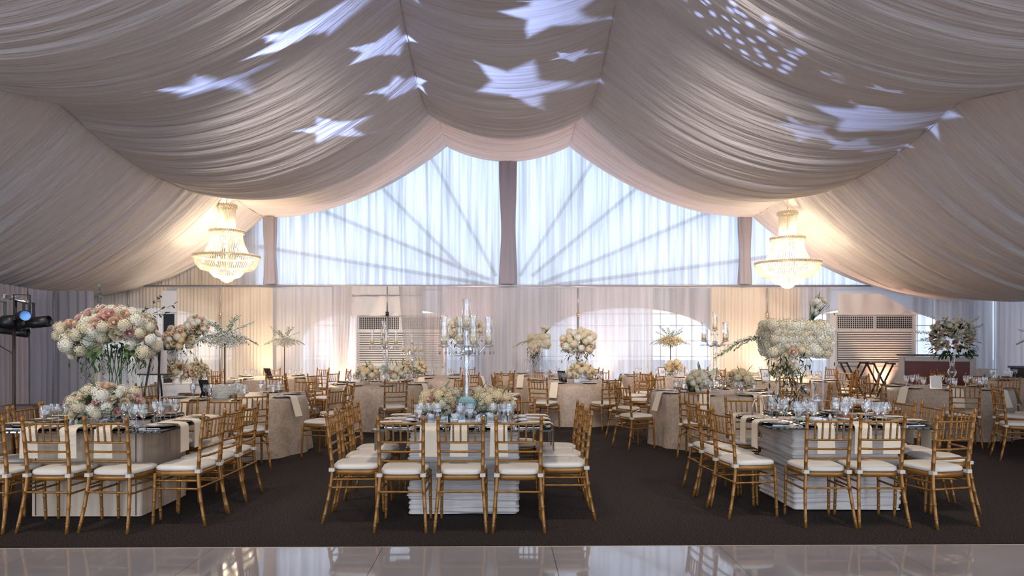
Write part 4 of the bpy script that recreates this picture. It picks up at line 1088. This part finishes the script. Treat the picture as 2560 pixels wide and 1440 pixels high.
# ------------------------------------------------------------------ tray stands and bar at right
def tray_stand(X, Y, w, h, label):
    t = thing('tray_stand', label, 'tray stand', (X, Y, 0), 0, 'folding tray stands')
    for s in (-1, 1):
        for y in (-.16, .16):
            obj('leg', MB().box((0, y + s * .02, h / 2), (.038, .022, math.hypot(w, h) * .97), Matrix.Rotation(s * math.atan2(w * .82, h), 3, 'Y')), WALNUT, t, smooth=False)
        obj('top_bar', MB().box((s * w * .41, 0, h - .012), (.03, .42, .04)), WALNUT, t, smooth=False)
        obj('foot_bar', MB().box((s * w * .36, 0, .10), (.026, .34, .03)), WALNUT, t, smooth=False)
    obj('strap', MB().box((0, -.15, h + .012), (w * .9, .06, .006)).box((0, .15, h + .012), (w * .9, .06, .006)), BLACKM, t, smooth=False)
YT = 16.55
tray_stand(at(2134, YT), YT, at(2168, YT) - at(2103, YT), hz(906, YT), 'folded-out dark wooden tray stand, left of the pair before the air conditioner')
tray_stand(at(2200, YT), YT, at(2234, YT) - at(2168, YT) - .03, hz(908, YT), 'folded-out dark wooden tray stand, right of the pair before the air conditioner')
bw = 1.5; bh = 1.235
t = thing('bar_counter', 'portable bar with dark red front panel and grey frame', 'bar', (9.76, 15.55, 0), math.radians(-28))
obj('bar_body', MB().box((0, .30, bh / 2 - .03), (bw - .04, .5, bh - .08)), GREY, t, smooth=False)
obj('front_panel', MB().box((0, .03, (bh - .14) / 2), (bw - .24, .03, bh - .20)), REDPAN, t, smooth=False)
obj('frame_border', MB().box((-bw / 2 + .06, .02, bh / 2 - .03), (.12, .08, bh - .08)).box((bw / 2 - .06, .02, bh / 2 - .03), (.12, .08, bh - .08)).box((0, .02, bh - .105), (bw - .2, .08, .10)).box((0, .02, .05), (bw - .2, .08, .08)), GREY, t, smooth=False)
obj('countertop', MB().box((0, .27, bh - .02), (bw + .08, .64, .035)), BLACK, t, smooth=False)
t = thing('side_bar', 'low white box with shelf standing right of the bar', 'box', (at(2470, 15.6), 15.9, 0), 0)
obj('box_body', MB().box((0, 0, .45), (.28, .5, .9)), ACW, t, smooth=False); obj('shelf', MB().box((.2, 0, .88), (.14, .4, .03)), GREY, t, smooth=False)
t = thing('equipment_cabinet', 'dark blue-topped cabinet cut off by the right edge', 'cabinet', (at(2580, 15.2), 15.2, 0), 0)
obj('cabinet_body', MB().box((0, 0, .47), (.6, .5, .94)), BLACKM, t, smooth=False); obj('cabinet_top', MB().box((0, 0, .96), (.68, .56, .04)), mat('navy laminate', (.02, .05, .10), .3), t, smooth=False)

# ------------------------------------------------------------------ left: stage light stand, case, easel
SX, SY = at(35, 7.3), 7.3
t = thing('light_stand', 'black pole stand holding stage lights at the left edge', 'light stand', (SX, SY, 0), 0)
obj('pole', MB().tube([(0, 0, .05), (0, 0, 1.70)], .017, 10), mat('brown black pole', (.03, .015, .012), .5), t)
for k in range(3):
    a = k * 2.1 + .4; obj('foot', MB().tube([(0, 0, .16), (.32 * math.cos(a), .32 * math.sin(a), .012)], .012, 6), BLACK, t)
zt = hz(743, SY)
obj('crossbar', MB().tube([(at(8, SY) - SX, 0, hz(739, SY)), (at(76, SY) - SX, -.05, hz(757, SY))], .02, 10), SILVER, t)
obj('cable', MB().tube([(-.25, .02, hz(850, SY)), (-.15, .03, hz(868, SY)), (-.06, .03, hz(880, SY)), (-.015, .02, hz(890, SY))], .005, 6), BLACK, t)
obj('riser', MB().tube([(0, .03, 1.62), (0, .03, zt - .03)], .013, 8), BLACK, t)
cb = MB()
for px, py in ((16, 741), (38, 746), (52, 751), (68, 755)): cb.box((at(px, SY) - SX, -.02, hz(py, SY)), (.022, .035, .045))
obj('clamp', cb, ALU, t, smooth=False)
def can(px, py, ln, r, ang, label, lens, Y=7.25, tilt=0, yoke=True):
    X = at(px, Y); Z = hz(py, Y)
    c = thing('stage_light', label, 'stage light', (X, Y, Z), ang, 'stage lights on the stand')
    R = Matrix.Rotation(PI / 2 + tilt, 4, 'Y')
    B = MB().merge(MB().lathe([(.0005, -ln / 2), (r * .7, -ln / 2), (r * .8, -ln * .35), (r * .8, ln * .05), (r, ln * .08), (r, ln / 2), (r * .93, ln / 2), (r * .9, ln * .42)], 24), R)
    obj('housing', B, BLACK, c)
    obj('lens', MB().merge(MB().lathe([(.0005, ln * .40), (r * .9, ln * .43)], 24), R), lens, c)
    if yoke: obj('yoke', MB().box((0, -r - .015, .10), (.03, .008, .24)).box((0, r + .015, .10), (.03, .008, .24)).box((0, 0, .22), (.03, 2 * r + .04, .008)), BLACK, c, smooth=False)
LENSB = emit('blue lens', (.18, .45, 1.0), 1.6)
noisy_l = N(LENSB, 'ShaderNodeTexVoronoi'); noisy_l.inputs['Scale'].default_value = 55
_r = N(LENSB, 'ShaderNodeMapRange'); _r.inputs['From Max'].default_value = .6; _r.inputs['To Min'].default_value = .9; _r.inputs['To Max'].default_value = 0
L(LENSB, noisy_l.outputs['Distance'], _r.inputs['Value']); L(LENSB, _r.outputs['Result'], LENSB.node_tree.nodes['Principled BSDF'].inputs['Emission Strength'])
LENSD = mat('dark lens', (.03, .03, .035), .1)
can(55, 790, .30, .055, -.75, 'round black stage light with glowing blue lens facing the room', LENSB, 7.1)
can(72, 808, .44, .06, .0, 'long black stage light pointing right, below the blue-lit one', LENSD, 7.3, -.10)
can(28, 828, .34, .05, .1, 'lowest black stage light, mostly cut off at the left', LENSD, 7.45, .12, False)
can(2, 806, .30, .07, .2, 'black stage light body behind the pole at the left edge', LENSD, 7.25, -.1)
t = thing('speaker_case', 'brown case with black strap on the floor behind the left table', 'case', (at(52, 8.0), 8.0, 0), .25)
obj('case_body', MB().box((0, 0, .39), (.36, .30, .76)), mat('brown leather', (.10, .045, .03), .5), t, smooth=False); obj('strap', MB().box((.06, -.158, .42), (.035, .012, .7), Matrix.Rotation(-.45, 3, 'Y')), BLACK, t, smooth=False)
YE = 11.0
t = thing('easel', 'black easel holding a white board left of the bouquets', 'easel', (at(385, YE), YE, 0), 0)
eh = hz(862, YE)
for px0, px1, dy in ((345, 379, -.02), (396, 395, -.02)):
    obj('leg', MB().tube([(at(px0, YE) - at(385, YE), -.05, .0), (at(px1, YE) - at(385, YE), .06, eh)], .016, 6), BLACK, t)
obj('leg', MB().tube([(.0, .36, 0), (.02, .07, eh)], .014, 6), BLACK, t); obj('ledge', MB().box((0, -.02, hz(936, YE)), (.5, .05, .02)), BLACK, t, smooth=False)
tag(obj('sign_board', MB().box((at(384, YE + .2), YE + .12, (hz(876, YE) + hz(935, YE)) / 2), (.52, .012, hz(876, YE) - hz(935, YE))), mat('blank board', (.62, .54, .52), .6), smooth=False), 'blank pinkish white board resting on the black easel', 'board')
t = thing('display_panel', 'tall narrow panel with dark photographs behind the easel', 'panel', (at(424, 12.75), 12.75, 0), 0)
obj('panel_board', MB().box((0, 0, 1.25), (.26, .03, 2.44)), LINENW, t, smooth=False)
for y0, y1 in ((785, 876), (935, 978)):
    obj('photograph', noisy and MB().box((.0, -.022, (hz(y0, 12.75) + hz(y1, 12.75)) / 2), (.20, .008, hz(y0, 12.75) - hz(y1, 12.75))), mat('dark photograph', (.015, .018, .025), .3), t, smooth=False)
for k in range(2): obj('foot', MB().box(((-1) ** k * .09, 0, .015), (.05, .4, .03)), BLACK, t, smooth=False)

# ------------------------------------------------------------------ light
wd = bpy.data.worlds.new('sky'); sc.world = wd; wd.use_nodes = True
bg = wd.node_tree.nodes['Background']; bg.inputs['Color'].default_value = (.66, .80, 1.0, 1); bg.inputs['Strength'].default_value = 3.0
def lamp(name, kind, loc, energy, col, rad=.1, target=None, **kw):
    l = bpy.data.lights.new(name, kind); l.energy = energy; l.color = col
    if kind == 'AREA': l.size = rad
    else: l.shadow_soft_size = rad
    for k, v in kw.items(): setattr(l, k, v)
    o = bpy.data.objects.new(name, l); o.location = loc
    if target is not None: o.rotation_euler = (Vector(target) - Vector(loc)).to_track_quat('-Z', 'Y').to_euler()
    C.objects.link(o); return o
WARM = (1, .76, .48)
for (X, Y), zz in ((chL, hz(600, YCH)), (chR, hz(620, YCH))):
    lamp('chandelier_and_fill_glow', 'POINT', (X, Y, zz + .25), 30, WARM, .16)
    lamp('chandelier_and_fill_glow', 'POINT', (X, Y, zz - .5), 85, (1, .80, .56), .3)
    lamp('chandelier_and_fill_glow', 'SPOT', (X, Y, zz - .98), 700, (1, .80, .58), .25, (X * .8, Y - .3, 0), spot_size=math.radians(165), spot_blend=1)
# added fill spots above the frame, aimed at the tables; no truss there
for X, z, tx in ((-3.7, 4.35, -3.7), (-.3, 5.0, -.4), (3.3, 4.35, 3.2)):
    lamp('table_fill', 'SPOT', (X, 4.9, z), 260, (1, .86, .70), .18, (tx, 7.6, .7), spot_size=math.radians(105), spot_blend=1)
# more added spots above the frame, brightening the back wall
for X, tx in ((-1.2, -5.5), (1.2, 5.5), (0, .5)):
    lamp('back_wall_fill', 'SPOT', (X, 4.9, 5.0), 2300, (1, .88, .80), .5, (tx, 17.3, 1.3), spot_size=math.radians(46), spot_blend=1)
# added unseen fill at floor level, brightening the liner
for X, tx in ((-7.5, -2.5), (7.5, 2.5)):
    lamp('liner_fill', 'SPOT', (X, 1.0, .15), 260, (.98, .90, .90), .2, (tx, 8.5, 5.5), spot_size=math.radians(125), spot_blend=1)
for X in (-6.25, 6.25):  # added warm fill behind the camera; no chandelier hangs here
    lamp('chandelier_and_fill_glow', 'POINT', (X, -2.0, 3.6), 130, (1, .82, .64), .5)
# uplights at the foot of the back drapes
for px, y, e, col in [(850, YC - .3, 330, (1, .62, .36)), (1150, YC - .75, 270, (1, .60, .46)), (1508, YC - .35, 270, (1, .60, .48)), (1915, YC - .4, 300, (1, .64, .50)), (2212, 16.9, 240, (1, .55, .34)), (660, YC - .4, 240, (1, .70, .46)), (480, YC - .4, 180, (1, .76, .54)), (1690, YC - .5, 50, (1, .78, .70)), (1330, YC - .5, 50, (1, .78, .72)), (2400, YC - .5, 40, (.8, .85, 1))]:
    X = at(px, y); lamp('uplight', 'SPOT', (X, y, .08), e, col, .05, (X, y + .12, 3), spot_size=math.radians(70), spot_blend=.9)

def star_lamp(px, py, rad_px, power, rot=0, inner=.47, soft=.09, dots=False, src=None, ecc=1.0):
    """a projector throwing one pattern on the ceiling liner where it shows in the photo"""
    src = src or Vector((at(80, 7.1) + .1, 7.05, hz(785, 7.1)))
    d = Vector(((px - CX) / F, 1, (HY - py) / F)); y = 3.6
    while y < 17.4:
        p = Vector((0, 0, CAMZ)) + d * y
        if p.z > zliner(p.x, p.y): break
        y += .02
    dist = (p - src).length; R = rad_px * p.y / F; ta = R / dist
    o = lamp('projector_beam', 'SPOT', src, power, (.40, .53, 1.0), .004, p, spot_size=2 * math.atan(ta * 1.6) + .01, spot_blend=.02)
    l = o.data; l.use_nodes = True; nt = l.node_tree; em = nt.nodes['Emission']
    def n(t, **k):
        q = nt.nodes.new(t)
        for a, b in k.items(): setattr(q, a, b)
        return q
    def M(op, a, b=None):
        q = n('ShaderNodeMath', operation=op)
        for i, v in enumerate((a, b)):
            if v is None: continue
            if isinstance(v, (int, float)): q.inputs[i].default_value = v
            else: nt.links.new(v, q.inputs[i])
        return q.outputs[0]
    tc = n('ShaderNodeTexCoord'); sp = n('ShaderNodeSeparateXYZ'); nt.links.new(tc.outputs['Normal'], sp.inputs[0])
    zz = M('ABSOLUTE', sp.outputs[2]); u = M('DIVIDE', sp.outputs[0], zz); v = M('DIVIDE', sp.outputs[1], zz)
    u = M('DIVIDE', u, ta * ecc); v = M('DIVIDE', v, ta)
    if not dots:
        r = M('SQRT', M('ADD', M('MULTIPLY', u, u), M('MULTIPLY', v, v)))
        a = M('ADD', M('ARCTAN2', v, u), rot + 20 * PI)
        seg = 2 * PI / 5
        a = M('ABSOLUTE', M('SUBTRACT', M('MODULO', a, seg), seg / 2))
        x = M('MULTIPLY', r, M('COSINE', a)); yy = M('MULTIPLY', r, M('SINE', a))
        # edge from inner corner (a=0) to outer tip (a=seg/2)
        A = Vector((inner, 0)); B = Vector((math.cos(seg / 2), math.sin(seg / 2))); e = B - A; nn = Vector((e.y, -e.x)).normalized(); c = nn.dot(A)
        if c < 0: nn = -nn; c = -c
        f = M('SUBTRACT', c, M('ADD', M('MULTIPLY', x, nn.x), M('MULTIPLY', yy, nn.y)))
        mr = n('ShaderNodeMapRange', interpolation_type='SMOOTHSTEP'); mr.inputs['From Min'].default_value = -soft; mr.inputs['From Max'].default_value = soft
        nt.links.new(f, mr.inputs['Value']); fac = mr.outputs[0]
    else:
        cb_ = n('ShaderNodeCombineXYZ'); nt.links.new(u, cb_.inputs[0]); nt.links.new(v, cb_.inputs[1])
        vo = n('ShaderNodeTexVoronoi', voronoi_dimensions='2D'); vo.inputs['Scale'].default_value = 4.2; nt.links.new(cb_.outputs[0], vo.inputs['Vector'])
        mr = n('ShaderNodeMapRange', interpolation_type='SMOOTHSTEP'); mr.inputs['From Min'].default_value = .34; mr.inputs['From Max'].default_value = .05
        nt.links.new(vo.outputs['Distance'], mr.inputs['Value'])
        r = M('SQRT', M('ADD', M('MULTIPLY', u, u), M('MULTIPLY', v, v)))
        m2 = n('ShaderNodeMapRange', interpolation_type='SMOOTHSTEP'); m2.inputs['From Min'].default_value = 1.05; m2.inputs['From Max'].default_value = .7
        nt.links.new(r, m2.inputs['Value']); fac = M('MULTIPLY', mr.outputs[0], m2.outputs[0])
    nt.links.new(fac, em.inputs['Strength'])
PW = 4200
for px, py, r, k, rot in [(808, 52, 96, 1.0, .3), (955, 118, 45, 1.2, .8), (1016, 212, 42, 1.1, .2), (520, 212, 85, .26, .5), (825, 325, 54, 1.0, .1), (1290, 212, 92, .9, .9),
                          (1370, 32, 78, 1.1, .4), (1425, 142, 24, 1.2, 0), (2190, 298, 78, 1.3, .6), (2010, 325, 50, .7, .2), (2140, 368, 40, 1.0, .9), (2215, 229, 30, .8, .5)]:
    star_lamp(px, py, r, PW * k, rot, soft=.25 if k < .5 else .09)
star_lamp(1860, 85, 190, PW * 1.1, 0, dots=True)

# ------------------------------------------------------------------ view
vs_ = sc.view_settings; sc.display_settings.display_device = 'sRGB'
vs_.view_transform = 'Standard'; vs_.look = 'None'; vs_.gamma = 1; vs_.use_curve_mapping = False; vs_.exposure = 0.0
cy = sc.cycles; cy.max_bounces = 8; cy.diffuse_bounces = 4; cy.glossy_bounces = 4; cy.transmission_bounces = 6; cy.transparent_max_bounces = 20
cy.caustics_reflective = False; cy.caustics_refractive = False; cy.use_denoising = True; cy.sample_clamp_indirect = 6
